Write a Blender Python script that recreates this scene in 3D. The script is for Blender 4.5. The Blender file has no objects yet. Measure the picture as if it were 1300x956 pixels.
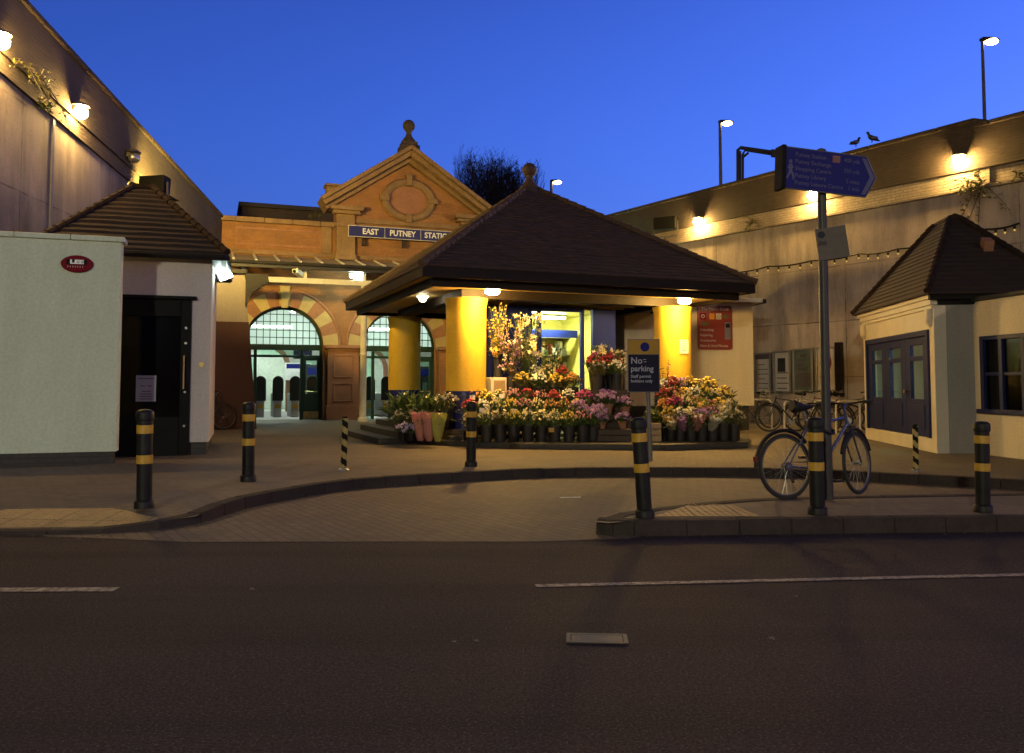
import bpy, bmesh, math, random
from math import sin, cos, tan, pi, radians, sqrt, atan, atan2
from mathutils import Vector, Matrix
R = random.Random(7)
S = bpy.context.scene
COL = S.collection
V = Vector

# ------------------------------------------------------------------ camera maths
F, CX, CY, H = 1054.0, 650.0, 433.5, 1.25
P = atan((490 - CY) / F)
def ray(px, py):
    u = (px - CX) / F; v = (CY - py) / F
    return V((u, cos(P) - v * sin(P), sin(P) + v * cos(P)))
def at(px, py, Y):
    d = ray(px, py); s = Y / d.y
    return V((d.x * s, Y, H + d.z * s))
def gnd(px, py, z=0.0):
    d = ray(px, py); s = (z - H) / d.z
    return V((d.x * s, d.y * s, z))

cam = bpy.data.cameras.new('camera'); camo = bpy.data.objects.new('camera', cam); COL.objects.link(camo)
camo.location = (0, 0, H); camo.rotation_euler = (pi / 2 + P, 0, 0)
cam.sensor_width = 36; cam.lens = 36 * F / 1300; cam.shift_y = -(478 - CY) / 1300
cam.clip_start = 0.05; cam.clip_end = 2000
S.camera = camo

# ------------------------------------------------------------------ object helpers
def tag(o, label=None, cat=None, group=None, kind=None):
    if label: o['label'] = label
    if cat: o['category'] = cat
    if group: o['group'] = group
    if kind: o['kind'] = kind
    return o
def empty(name, loc=(0, 0, 0), rz=0.0, label=None, cat=None, group=None):
    o = bpy.data.objects.new(name, None); COL.objects.link(o)
    o.location = loc; o.rotation_euler = (0, 0, rz); o.empty_display_size = .2
    return tag(o, label, cat, group)
def kids(o):
    return [c for c in COL.objects if c.parent == o]
def copy_tree(o, parent=None):
    c = o.copy(); COL.objects.link(c); c.parent = parent
    for ch in o.children: copy_tree(ch, c)
    return c

class MB:
    def __init__(s): s.v = []; s.f = []; s.m = []; s.mi = 0
    def add(s, vs, fs):
        b = len(s.v); s.v.extend(V(x) for x in vs)
        for f in fs: s.f.append([b + i for i in f]); s.m.append(s.mi)
    def box(s, x0, x1, y0, y1, z0, z1):
        s.add([(x0,y0,z0),(x1,y0,z0),(x1,y1,z0),(x0,y1,z0),(x0,y0,z1),(x1,y0,z1),(x1,y1,z1),(x0,y1,z1)],
              [(0,3,2,1),(4,5,6,7),(0,1,5,4),(1,2,6,5),(2,3,7,6),(3,0,4,7)])
        return s
    def obox(s, c, a, b, d):   # centre and three half vectors
        c, a, b, d = V(c), V(a), V(b), V(d)
        vs = [c + i*a + j*b + k*d for k in (-1,1) for (i,j) in ((-1,-1),(1,-1),(1,1),(-1,1))]
        s.add(vs, [(0,3,2,1),(4,5,6,7),(0,1,5,4),(1,2,6,5),(2,3,7,6),(3,0,4,7)]); return s
    def quad(s, a, b, c, d): s.add([a,b,c,d], [(0,1,2,3)]); return s
    def tri(s, a, b, c): s.add([a,b,c], [(0,1,2)]); return s
    def prism(s, pts, vec):
        n = len(pts); vec = V(vec); pts = [V(p) for p in pts]
        s.add(pts + [p + vec for p in pts], [tuple(range(n))[::-1], tuple(range(n, 2*n))] + [(i,(i+1)%n,n+(i+1)%n,n+i) for i in range(n)])
        return s
    def tube(s, pts, r, n=8, caps=True, closed=False):
        pts = [V(p) for p in pts]; k = len(pts)
        rs = r if isinstance(r, (list, tuple)) else [r]*k
        tg = []
        for i in range(k):
            a = pts[(i-1) % k] if (closed or i > 0) else pts[i]
            b = pts[(i+1) % k] if (closed or i < k-1) else pts[i]
            t = (b - a); t = t.normalized() if t.length > 1e-9 else V((0,0,1)); tg.append(t)
        up = V((0,0,1)) if abs(tg[0].z) < .9 else V((1,0,0))
        nrm = tg[0].cross(up).normalized(); vs = []
        for i in range(k):
            nrm = (nrm - tg[i]*nrm.dot(tg[i]))
            nrm = nrm.normalized() if nrm.length > 1e-6 else tg[i].orthogonal().normalized()
            bn = tg[i].cross(nrm)
            for j in range(n):
                a = 2*pi*j/n; vs.append(pts[i] + (nrm*cos(a) + bn*sin(a))*rs[i])
        fs = []
        for i in range(k if closed else k-1):
            i2 = (i+1) % k
            for j in range(n): fs.append((i*n+j, i*n+(j+1)%n, i2*n+(j+1)%n, i2*n+j))
        if caps and not closed: fs.append(tuple(range(n))[::-1]); fs.append(tuple((k-1)*n+j for j in range(n)))
        s.add(vs, fs); return s
    def lathe(s, prof, n=24, c=(0,0,0), caps=True, ax='z'):
        c = V(c); vs = []
        for (r, z) in prof:
            for j in range(n):
                a = 2*pi*j/n
                p = (r*cos(a), r*sin(a), z)
                if ax == 'y': p = (r*cos(a), z, r*sin(a))
                if ax == 'x': p = (z, r*cos(a), r*sin(a))
                vs.append(c + V(p))
        fs = []
        for i in range(len(prof)-1):
            for j in range(n): fs.append((i*n+j, i*n+(j+1)%n, (i+1)*n+(j+1)%n, (i+1)*n+j))
        if caps: fs.append(tuple(range(n))[::-1]); fs.append(tuple((len(prof)-1)*n+j for j in range(n)))
        s.add(vs, fs); return s
    def ball(s, c, r, n=8, m=5, sq=(1,1,1), jit=0):
        c = V(c); vs = [c + V((0,0,-r*sq[2]))]
        for i in range(1, m):
            t = pi*i/m
            for j in range(n):
                a = 2*pi*(j + .5*(i % 2))/n; q = r*(1 + (R.uniform(-jit, jit) if jit else 0))
                vs.append(c + V((q*sin(t)*cos(a)*sq[0], q*sin(t)*sin(a)*sq[1], -q*cos(t)*sq[2])))
        vs.append(c + V((0,0,r*sq[2]))); e = len(vs)-1; fs = [(0, 1+(j+1)%n, 1+j) for j in range(n)]
        for i in range(m-2):
            for j in range(n): fs.append((1+i*n+j, 1+i*n+(j+1)%n, 1+(i+1)*n+(j+1)%n, 1+(i+1)*n+j))
        fs += [(e, 1+(m-2)*n+j, 1+(m-2)*n+(j+1)%n) for j in range(n)]
        s.add(vs, fs); return s
    def build(s, name, mats, parent=None, loc=(0,0,0), rot=(0,0,0), bevel=0, smooth=False, seg=2):
        me = bpy.data.meshes.new(name); me.from_pydata([tuple(v) for v in s.v], [], s.f)
        if not isinstance(mats, (list, tuple)): mats = [mats]
        for m in mats: me.materials.append(m)
        for p, i in zip(me.polygons, s.m): p.material_index = i
        bm = bmesh.new(); bm.from_mesh(me)
        bmesh.ops.recalc_face_normals(bm, faces=bm.faces)
        if bevel:
            es = [e for e in bm.edges if len(e.link_faces) == 2 and e.calc_face_angle(0) > .6]
            bmesh.ops.bevel(bm, geom=es, offset=bevel, segments=seg, profile=.5, affect='EDGES', clamp_overlap=True)
        if smooth:
            for f in bm.faces: f.smooth = True
            for e in bm.edges:
                if len(e.link_faces) == 2 and e.calc_face_angle(0) > .7: e.smooth = False
        bm.to_mesh(me); bm.free()
        o = bpy.data.objects.new(name, me); COL.objects.link(o)
        o.location = loc; o.rotation_euler = rot
        if parent: o.parent = parent
        return o

def text(body, size, m, parent, loc, rot=(pi/2,0,0), align='LEFT', name='lettering', depth=.002, sx=1.0, bold=0.0, space=1.0):
    cu = bpy.data.curves.new('t', 'FONT'); cu.body = body; cu.size = size; cu.align_x = align; cu.align_y = 'CENTER'
    cu.extrude = depth; cu.offset = bold; cu.space_character = space; cu.resolution_u = 3
    o = bpy.data.objects.new('t', cu); COL.objects.link(o)
    dg = bpy.context.evaluated_depsgraph_get()
    me = bpy.data.meshes.new_from_object(o.evaluated_get(dg))
    bpy.data.objects.remove(o); bpy.data.curves.remove(cu)
    me.materials.clear(); me.materials.append(m); me.name = name
    q = bpy.data.objects.new(name, me); COL.objects.link(q); q.parent = parent
    q.location = loc; q.rotation_euler = rot; q.scale = (sx, 1, 1)
    return q

# ------------------------------------------------------------------ materials
class NT:
    def __init__(s, name):
        s.m = bpy.data.materials.new(name); s.m.use_nodes = True; s.t = s.m.node_tree
        s.b = s.t.nodes['Principled BSDF']; s.out = s.t.nodes['Material Output']
    def n(s, typ, **kw):
        nd = s.t.nodes.new(typ)
        for k, v in kw.items():
            if hasattr(nd, k) and not k[0].isupper(): setattr(nd, k, v)
            else: nd.inputs[k.replace('_', ' ')].default_value = v
        return nd
    def l(s, a, b): s.t.links.new(a, b)
    def mix(s, fac, a, b, blend='MIX'):
        nd = s.t.nodes.new('ShaderNodeMix'); nd.data_type = 'RGBA'; nd.blend_type = blend
        for sock, val in ((nd.inputs[0], fac), (nd.inputs[6], a), (nd.inputs[7], b)):
            if hasattr(val, 'is_output'): s.l(val, sock)
            elif isinstance(val, (int, float)): sock.default_value = val
            else: sock.default_value = (*val, 1)
        return nd.outputs[2]
    def ramp(s, src, p0, p1, c0=(0,0,0), c1=(1,1,1)):
        r = s.t.nodes.new('ShaderNodeValToRGB'); e = r.color_ramp.elements
        e[0].position = p0; e[1].position = p1; e[0].color = (*c0, 1); e[1].color = (*c1, 1)
        s.l(src, r.inputs[0]); return r.outputs[0]
    def coord(s, kind='Object', scale=(1,1,1), rot=(0,0,0)):
        tc = s.t.nodes.new('ShaderNodeTexCoord'); mp = s.t.nodes.new('ShaderNodeMapping')
        mp.inputs['Scale'].default_value = scale; mp.inputs['Rotation'].default_value = rot
        s.l(tc.outputs[kind], mp.inputs[0]); return mp.outputs[0]
    def wallcoord(s):
        tc = s.t.nodes.new('ShaderNodeTexCoord'); sp = s.t.nodes.new('ShaderNodeSeparateXYZ'); s.l(tc.outputs['Object'], sp.inputs[0])
        ad = s.t.nodes.new('ShaderNodeMath'); ad.operation = 'ADD'; s.l(sp.outputs[0], ad.inputs[0]); s.l(sp.outputs[1], ad.inputs[1])
        cb = s.t.nodes.new('ShaderNodeCombineXYZ'); s.l(ad.outputs[0], cb.inputs[0]); s.l(sp.outputs[2], cb.inputs[1]); return cb.outputs[0]
    def noise(s, co, scale, detail=5, rough=.6):
        nd = s.n('ShaderNodeTexNoise'); nd.inputs['Scale'].default_value = scale; nd.inputs['Detail'].default_value = detail
        nd.inputs['Roughness'].default_value = rough; s.l(co, nd.inputs['Vector']); return nd.outputs['Fac']
    def bump(s, h, strength=.3, dist=.01):
        b = s.n('ShaderNodeBump'); b.inputs['Strength'].default_value = strength; b.inputs['Distance'].default_value = dist
        s.l(h, b.inputs['Height']); s.l(b.outputs[0], s.b.inputs['Normal'])

def mul(c, k): return tuple(min(1, x*k) for x in c)
def mat(name, col, rough=.6, metal=0, var=.25, scale=3.0, bumps=0, bscale=60, spec=.5, coat=0):
    t = NT(name); co = t.coord()
    n1 = t.noise(co, scale); n2 = t.noise(co, scale*9, 3)
    c = t.mix(t.ramp(n1, .3, .7), mul(col, 1-var), mul(col, 1+var))
    c = t.mix(.35, c, t.mix(t.ramp(n2, .35, .65), mul(col, 1-var), mul(col, 1+var)))
    t.l(c, t.b.inputs['Base Color'])
    t.b.inputs['Roughness'].default_value = rough; t.b.inputs['Metallic'].default_value = metal
    t.b.inputs['Specular IOR Level'].default_value = spec
    rr = t.n('ShaderNodeMapRange'); rr.inputs[3].default_value = max(.05, rough-.12); rr.inputs[4].default_value = min(1, rough+.12)
    t.l(n2, rr.inputs[0]); t.l(rr.outputs[0], t.b.inputs['Roughness'])
    if coat: t.b.inputs['Coat Weight'].default_value = coat
    if bumps: t.bump(t.noise(co, bscale, 4), bumps, .01)
    return t.m
def emit(name, col, strength):
    t = NT(name); e = t.n('ShaderNodeEmission'); e.inputs[0].default_value = (*col, 1); e.inputs[1].default_value = strength
    t.l(e.outputs[0], t.out.inputs[0]); return t.m
def glass(name, tint=(1,1,1), refl=.12, rough=.03):
    t = NT(name); tr = t.n('ShaderNodeBsdfTransparent'); tr.inputs[0].default_value = (*tint, 1)
    gl = t.n('ShaderNodeBsdfGlossy'); gl.inputs['Roughness'].default_value = rough
    fr = t.n('ShaderNodeFresnel'); fr.inputs[0].default_value = 1.45; ge = t.n('ShaderNodeNewGeometry')
    iv = t.n('ShaderNodeMath', operation='SUBTRACT'); iv.inputs[0].default_value = 1; t.l(ge.outputs['Backfacing'], iv.inputs[1])
    fm_ = t.n('ShaderNodeMath', operation='MULTIPLY'); t.l(fr.outputs[0], fm_.inputs[0]); t.l(iv.outputs[0], fm_.inputs[1])
    mx = t.n('ShaderNodeMixShader'); t.l(fm_.outputs[0], mx.inputs[0]); t.l(tr.outputs[0], mx.inputs[1]); t.l(gl.outputs[0], mx.inputs[2])
    t.l(mx.outputs[0], t.out.inputs[0]); return t.m
def frosted(name, col=(.85,.95,.9)):
    t = NT(name); a = t.n('ShaderNodeBsdfTranslucent'); a.inputs[0].default_value = (*col, 1)
    b = t.n('ShaderNodeBsdfTransparent'); b.inputs[0].default_value = (*col, 1)
    mx = t.n('ShaderNodeMixShader'); mx.inputs[0].default_value = .35; t.l(a.outputs[0], mx.inputs[1]); t.l(b.outputs[0], mx.inputs[2])
    t.l(mx.outputs[0], t.out.inputs[0]); return t.m
def brick(name, c1, c2, mortar, w=.225, h=.075, msize=.01, rough=.85, ground=False, rot=0, dirt=.5, bumpd=.006, dirtcol=(.02,.017,.015), bias=0, offset=.5):
    t = NT(name)
    co = t.coord(rot=(0,0,rot)) if ground else t.wallcoord()
    br = t.n('ShaderNodeTexBrick'); br.offset = offset
    br.inputs['Scale'].default_value = 1; br.inputs['Brick Width'].default_value = w; br.inputs['Row Height'].default_value = h
    br.inputs['Mortar Size'].default_value = msize; br.inputs['Mortar Smooth'].default_value = .3; br.inputs['Bias'].default_value = bias
    br.inputs['Color1'].default_value = (*c1,1); br.inputs['Color2'].default_value = (*c2,1); br.inputs['Mortar'].default_value = (*mortar,1)
    t.l(co, br.inputs['Vector'])
    oc = t.coord()
    big = t.ramp(t.noise(oc, .55, 6, .65), .38, .66); fine = t.noise(oc, 14, 4)
    c = t.mix(t.ramp(fine, .3, .75), br.outputs['Color'], mul(c1, .65)) if False else t.mix(.35, br.outputs['Color'], t.mix(t.ramp(fine, .35, .65), mul(c1, .55), mul(c2, 1.35)))
    d = t.mix(dirt, (0,0,0), big)
    c = t.mix(d, c, dirtcol)
    if ground:
        vo = t.n('ShaderNodeTexVoronoi'); vo.inputs['Scale'].default_value = 1.9; vo.inputs['Randomness'].default_value = 1; t.l(oc, vo.inputs['Vector'])
        gum = t.ramp(vo.outputs['Distance'], .055, .075, (1,1,1), (0,0,0)); c = t.mix(t.mix(.75, (0,0,0), gum), c, (.035,.03,.027))
        blo = t.ramp(t.noise(oc, 1.7, 5, .7), .54, .66); c = t.mix(t.mix(.45, (0,0,0), blo), c, mul(c2, .45))
    t.l(c, t.b.inputs['Base Color']); t.b.inputs['Roughness'].default_value = rough
    inv = t.n('ShaderNodeMath', operation='MULTIPLY_ADD'); inv.inputs[1].default_value = -1; inv.inputs[2].default_value = 1
    t.l(br.outputs['Fac'], inv.inputs[0])
    ad = t.n('ShaderNodeMath', operation='MULTIPLY_ADD'); ad.inputs[1].default_value = .5; t.l(fine, ad.inputs[0]); t.l(inv.outputs[0], ad.inputs[2])
    t.bump(ad.outputs[0], .8, bumpd)
    return t.m
def stained(name, col, stain, scale=.7, streak=6.0, rough=.85, amt=.8, bumps=.25, joints=False):
    """Old render: cloudy patches and vertical run-off streaks."""
    t = NT(name); wc = t.wallcoord()
    mp = t.n('ShaderNodeMapping'); mp.inputs['Scale'].default_value = (streak, .28, 1); t.l(wc, mp.inputs[0])
    st = t.ramp(t.noise(mp.outputs[0], 1.0, 7, .7), .42, .68)
    co = t.coord(); cl = t.ramp(t.noise(co, scale, 6, .65), .35, .7); fine = t.noise(co, 25, 4)
    c = t.mix(t.mix(amt*.75, (0,0,0), st), col, stain)
    c = t.mix(t.mix(amt*.6, (0,0,0), cl), c, mul(stain, 1.5))
    c = t.mix(.2, c, t.mix(t.ramp(fine, .35, .65), mul(col, .6), mul(col, 1.25)))
    if joints:
        bj = t.n('ShaderNodeTexBrick'); bj.offset = 0; bj.inputs['Scale'].default_value = 1; bj.inputs['Brick Width'].default_value = 4.2; bj.inputs['Row Height'].default_value = 1.45; bj.inputs['Mortar Size'].default_value = .018; bj.inputs['Mortar Smooth'].default_value = .6
        bj.inputs['Color1'].default_value = (0,0,0,1); bj.inputs['Color2'].default_value = (.35,.35,.35,1); bj.inputs['Mortar'].default_value = (1,1,1,1)
        wob = t.mix(.05, wc, t.noise(co, 2.0, 4)); t.l(wob, bj.inputs['Vector'])
        brk = t.ramp(t.noise(co, 1.1, 4), .38, .60); c = t.mix(t.mix(1.0, bj.outputs['Color'], brk, 'MULTIPLY'), c, mul(stain, .8))
        vo = t.n('ShaderNodeTexVoronoi', feature='DISTANCE_TO_EDGE'); vo.inputs['Scale'].default_value = .55; t.l(t.mix(.10, co, t.noise(co, 2.5, 5)), vo.inputs['Vector'])
        cr = t.ramp(vo.outputs['Distance'], .0012, .0035, (.5,.5,.5), (0,0,0)); c = t.mix(t.mix(1.0, cr, t.ramp(t.noise(co, .8, 3), .52, .60), 'MULTIPLY'), c, mul(stain, .7))
    t.l(c, t.b.inputs['Base Color']); t.b.inputs['Roughness'].default_value = rough
    t.bump(fine, bumps, .012); return t.m

M = {}
M['asphalt'] = None
def mk_asphalt():
    t = NT('asphalt'); co = t.coord()
    a = t.noise(co, 70, 3, .75); a2 = t.noise(co, 28, 3, .7); b = t.ramp(t.noise(co, .6, 6, .65), .36, .64); g = t.ramp(t.noise(co, 85, 2), .585, .64)
    c = t.mix(b, (.017,.0095,.0165), (.037,.0215,.034))
    c = t.mix(.75, c, t.mix(t.ramp(a,.40,.60), (.005,.004,.005), (.062,.043,.052)))
    c = t.mix(.25, c, t.mix(t.ramp(a2,.40,.60), (.007,.005,.006), (.045,.034,.036)))
    mp = t.coord(scale=(.12, 1.5, 1)); tr = t.ramp(t.noise(mp, 1, 4), .45, .60)
    c = t.mix(t.mix(.45, (0,0,0), tr), c, (.011,.0085,.011)); c = t.mix(t.mix(.6,(0,0,0),g), c, (.12,.10,.095))
    wv = t.n('ShaderNodeMix', data_type='RGBA'); wv.inputs[0].default_value = .12; nz = t.n('ShaderNodeTexNoise'); nz.inputs['Scale'].default_value = 3; t.l(co, nz.inputs['Vector'])
    t.l(co, wv.inputs[6]); t.l(nz.outputs['Color'], wv.inputs[7])
    vo = t.n('ShaderNodeTexVoronoi', feature='DISTANCE_TO_EDGE'); vo.inputs['Scale'].default_value = .75; t.l(wv.outputs[2], vo.inputs['Vector'])
    cr = t.ramp(vo.outputs['Distance'], .0015, .0045, (.7,.7,.7), (0,0,0)); ms = t.ramp(t.noise(co, 1.3, 4), .54, .64)
    c = t.mix(t.mix(1.0, cr, ms, 'MULTIPLY'), c, (.004,.003,.004))
    t.l(c, t.b.inputs['Base Color']); t.b.inputs['Roughness'].default_value = .8; t.b.inputs['Specular IOR Level'].default_value = .18
    t.bump(a, .9, .014); return t.m
M['asphalt'] = mk_asphalt()
M['pavers'] = brick('grey brown block paving', (.15,.115,.085), (.105,.082,.065), (.045,.038,.032), .2, .1, .006, .8, True, radians(12), .35, .004, (.05,.04,.035))
M['layby'] = brick('brown block paving of the lay by', (.135,.095,.07), (.085,.062,.05), (.032,.027,.024), .2, .1, .008, .78, True, radians(57), .45, .005, (.035,.028,.025))
M['slab'] = brick('island paving', (.14,.105,.08), (.105,.08,.062), (.04,.034,.03), .42, .42, .008, .8, True, radians(5), .35, .003, (.05,.04,.035))
M['tactile'] = brick('yellow tactile paving', (.46,.33,.14), (.40,.28,.12), (.07,.05,.03), .4, .4, .009, .75, True, radians(3), .45, .003, (.09,.07,.045), offset=0)
M['kerbstone'] = mat('granite kerb', (.034,.026,.024), .88, spec=.2, var=.4, scale=2.5, bumps=.4)
M['road_paint'] = None
def mk_paint():
    t = NT('worn road paint'); co = t.coord(); n = t.ramp(t.noise(co, 22, 5, .7), .40, .60)
    t.l(t.mix(n, (.30,.26,.25), (.05,.042,.042)), t.b.inputs['Base Color']); t.b.inputs['Roughness'].default_value = .7; return t.m
M['road_paint'] = mk_paint()
M['white_render'] = stained('painted white render', (.58,.64,.50), (.38,.40,.29), .55, 1.6, .75, .6, .05)
M['pink_render'] = stained('off white render', (.52,.47,.44), (.34,.30,.28), .5, 3.0, .75, .5, .12)
M['cream_render'] = stained('cream painted render', (.60,.53,.40), (.36,.30,.22), .6, 3.0, .75, .5, .12)
M['grey_render'] = stained('grey painted render', (.30,.28,.27), (.16,.145,.14), .8, 3.0, .75, .6, .12)
M['cream_paint'] = mat('cream gloss paint', (.56,.51,.43), .45, var=.12, bumps=.1)
M['dark_red'] = stained('dark red painted render', (.055,.018,.015), (.03,.012,.011), .8, 4, .7, .6, .15)
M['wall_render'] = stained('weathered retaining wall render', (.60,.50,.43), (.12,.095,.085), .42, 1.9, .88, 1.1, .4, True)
M['wall_render_dim'] = stained('streaked wall render darkened for dim light', (.28,.24,.215), (.05,.042,.040), .55, 2.4, .9, 1.1, .4, True)  # pale render of the left wall, colour darkened to stand for dimmer light
M['white_brick'] = brick('flaking whitewashed brick', (.40,.34,.27), (.30,.25,.20), (.16,.13,.11), .225, .075, .012, .88, dirt=.75, bumpd=.012, dirtcol=(.09,.07,.06))
M['dark_brick'] = brick('sooty brown brick', (.085,.058,.042), (.055,.038,.03), (.045,.036,.03), .225, .075, .01, .9, dirt=.65, bumpd=.01)
M['plinth_brick'] = brick('dark blue engineering brick', (.045,.04,.038), (.03,.027,.026), (.02,.018,.017), .225, .075, .01, .7, dirt=.4)
M['red_brick'] = brick('orange red station brick', (.36,.16,.055), (.27,.115,.042), (.22,.15,.08), .225, .07, .008, .85, dirt=.45, dirtcol=(.06,.035,.022))
M['terracotta'] = mat('terracotta moulding', (.27,.125,.07), .75, var=.3, scale=1.6, bumps=.3, bscale=30)
M['finial_stone'] = mat('near black stone', (.055,.04,.03), .85, var=.35, scale=3, bumps=.3)  # finial stone, a darker base colour than the gable stone
M['stone'] = mat('weathered sandstone', (.205,.125,.062), .82, var=.35, scale=1.5, bumps=.4, bscale=25)
M['pale_stone'] = mat('pale yellow stone', (.40,.31,.15), .8, var=.2, scale=2, bumps=.25, bscale=30)
M['tile'] = brick('brown clay roof tile', (.080,.034,.018), (.022,.012,.008), (.010,.007,.005), .18, .0813, .006, .85, dirt=.5, bumpd=.004, dirtcol=(.03,.026,.02), offset=.5)
M['tile_dark'] = brick('brown tile darkened for weak light', (.034,.017,.011), (.018,.010,.008), (.008,.006,.005), .18, 3.0, .006, .9, dirt=.5, bumpd=.003, dirtcol=(.012,.010,.008))  # pavilion roofs: weak light on the slopes put into the tile colour
M['hip_dark'] = mat('hip tile darkened for weak light', (.026,.015,.011), .85, var=.4, scale=4, bumps=.3, spec=.2)  # hip tile darkened likewise for the weakly lit pavilion roofs
M['hip_tile'] = mat('brown hip tile', (.065,.037,.025), .75, var=.4, scale=4, bumps=.3)
M['bitumen'] = mat('dark flat roofing', (.03,.028,.028), .8)
M['brown_fascia'] = mat('dark brown stained timber', (.011,.007,.005), .6, spec=.2, var=.3, bumps=.15)
M['yellow_paint'] = stained('chrome yellow painted plaster', (.62,.40,.022), (.34,.20,.02), .9, 3.0, .6, .55, .25)
M['ochre_paint'] = mat('pale ochre ceiling paint', (.55,.38,.12), .6, var=.12)
M['blue_tile'] = brick('deep blue glazed tile', (.018,.024,.16), (.014,.018,.12), (.06,.06,.09), .30, .20, .006, .25, dirt=.15, bumpd=.002)
M['blue_paint'] = mat('navy blue gloss paint', (.010,.019,.15), .6, spec=.08, var=.2, bumps=.05)
M['door_blue'] = mat('dark blue door paint', (.011,.016,.080), .5, var=.2, bumps=.08, spec=.25)
M['green_paint'] = mat('dark green door paint', (.018,.045,.028), .38, var=.25, bumps=.05)
M['lime_paint'] = mat('pale lime wall paint', (.62,.58,.16), .6, var=.1)
M['black_paint'] = mat('black gloss paint', (.006,.006,.006), .6, spec=.1, var=.4, bumps=.08)
M['black_plastic'] = mat('black plastic', (.008,.0075,.0075), .55, spec=.25, var=.7, scale=6, bumps=.12, bscale=25)
M['yellow_band'] = stained('amber reflective band', (.55,.31,.02), (.14,.08,.02), 5, 14, .45, .6, .1)
M['steel'] = mat('galvanised steel', (.32,.32,.33), .4, .85, var=.2, scale=6)
M['grey_paint'] = mat('grey painted steel', (.12,.115,.12), .45, .2, var=.25, scale=4)
M['dark_steel'] = mat('dark painted steel', (.035,.033,.036), .5, .3, var=.3)
M['white_pole'] = mat('white painted iron', (.58,.55,.50), .45, var=.18, scale=5)
M['brass'] = mat('brass plate', (.55,.40,.16), .3, .9, var=.2)
M['rubber'] = mat('tyre rubber', (.012,.012,.012), .75, var=.3)
M['rim_alloy'] = mat('dull rim alloy', (.16,.15,.15), .45, .7, var=.2)
M['chrome'] = mat('bright alloy', (.62,.62,.64), .22, 1, var=.1)
M['silver_frame'] = mat('silver blue frame enamel', (.09,.11,.24), .25, .6, var=.1, coat=.5)
M['white_paint'] = mat('white enamel', (.72,.72,.70), .4, var=.06)
M['off_white'] = mat('dull white enamel', (.42,.38,.36), .5, var=.1)
M['sign_blue'] = mat('deep blue sign face', (.007,.011,.14), .55, var=.08, spec=.15)
M['station_blue'] = mat('station sign blue', (.012,.016,.13), .35, var=.06)
M['sign_navy'] = mat('navy sign face', (.006,.006,.028), .5, var=.08, spec=.2)
M['sign_amber'] = mat('ochre sign panel', (.36,.20,.015), .4, var=.1)
M['sign_red'] = mat('red sign panel', (.20,.032,.022), .4, var=.1)
M['oval_red'] = mat('crimson sign enamel', (.17,.006,.016), .65, var=.08, spec=.1)
M['red'] = mat('bright red enamel', (.14,.008,.010), .4, var=.1)
M['orange'] = mat('orange print', (.60,.26,.03), .5, var=.1)
M['paper'] = mat('printed paper', (.62,.58,.56), .6, var=.06)
M['ink'] = mat('grey print', (.10,.085,.10), .7, var=.2)
M['poster_art'] = mat('blue green poster print', (.10,.13,.12), .35, var=.6, scale=5)
M['sign_letter'] = mat('dull reflective lettering', (.09,.09,.20), .6, var=.1, spec=.15)
M['wood'] = mat('pale bench timber', (.30,.20,.10), .65, var=.3, scale=6, bumps=.15)
M['dark_wood'] = mat('dark bench timber', (.05,.032,.02), .7, var=.3, scale=6)
M['clear_glass'] = glass('clear glass')
M['dark_glass'] = glass('dark tinted glass', (.25,.25,.28), rough=.12)
M['green_glass'] = glass('greenish glass', (.80,.95,.88))
M['canopy_glass'] = None
M['frosted'] = frosted('frosted fanlight glass')
M['leaf'] = mat('dark leaf green', (.040,.075,.018), .55, var=.45, scale=20)
M['leaf_light'] = mat('fresh leaf green', (.09,.13,.03), .55, var=.4, scale=20)
M['leaf_olive'] = mat('olive leaf', (.10,.095,.03), .6, var=.4, scale=20)
M['bark'] = mat('dark bark', (.022,.018,.016), .9, var=.3)
M['cellophane'] = None
def mk_cello(name, col):
    t = NT(name); tr = t.n('ShaderNodeBsdfTransparent'); tr.inputs[0].default_value = (*col, 1)
    b = t.n('ShaderNodeBsdfDiffuse'); b.inputs[0].default_value = (*col, 1); g = t.n('ShaderNodeBsdfGlossy'); g.inputs['Roughness'].default_value = .15
    m1 = t.n('ShaderNodeMixShader'); m1.inputs[0].default_value = .5; t.l(tr.outputs[0], m1.inputs[1]); t.l(b.outputs[0], m1.inputs[2])
    m2 = t.n('ShaderNodeMixShader'); m2.inputs[0].default_value = .15; t.l(m1.outputs[0], m2.inputs[1]); t.l(g.outputs[0], m2.inputs[2])
    t.l(m2.outputs[0], t.out.inputs[0]); return t.m
M['canopy_glass'] = mk_cello('dusty wired canopy glass', (.52,.46,.36))
M['plate'] = mat('grimy pale plate', (.11,.092,.085), .6, var=.15, spec=.2)
M['buttress_pink'] = stained('dull pink painted render', (.25,.215,.22), (.15,.13,.13), .6, 3.0, .75, .5, .12)
SOD = (1.0, .55, .115)
M['lamp_wall'] = emit('sodium wall lamp glow', (1.0,.60,.16), 205)
M['lamp_kiosk'] = emit('warm flood lamp glow', (1.0,.60,.155), 290)
M['lamp_street'] = emit('street lantern glow', (1.0, .62, .22), 6)
M['lamp_down'] = emit('small white downlight glow', (1.0,.86,.55), 8)
M['lamp_flood'] = emit('yellow floodlight glow', (1.0,.68,.14), 420)
M['lamp_tube'] = emit('fluorescent tube glow', (.82,1.0,.88), 29)
M['lamp_cool'] = emit('cool fluorescent floodlight glow', (.75,1.0,.88), 26)
M['lamp_booth'] = emit('booth tube glow', (.92,1.0,.55), 60)
M['lamp_canopy'] = emit('canopy tube glow', (.78,1.0,.75), 30)
M['lamp_mercury'] = emit('mercury street lantern glow', (1.0,.95,.66), 820)
M['lamp_sodium_big'] = emit('sodium street lantern glow', (1.0,.68,.36), 850)
M['led'] = emit('small string bulb glow', (1.0,.62,.15), 0.15)
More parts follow.
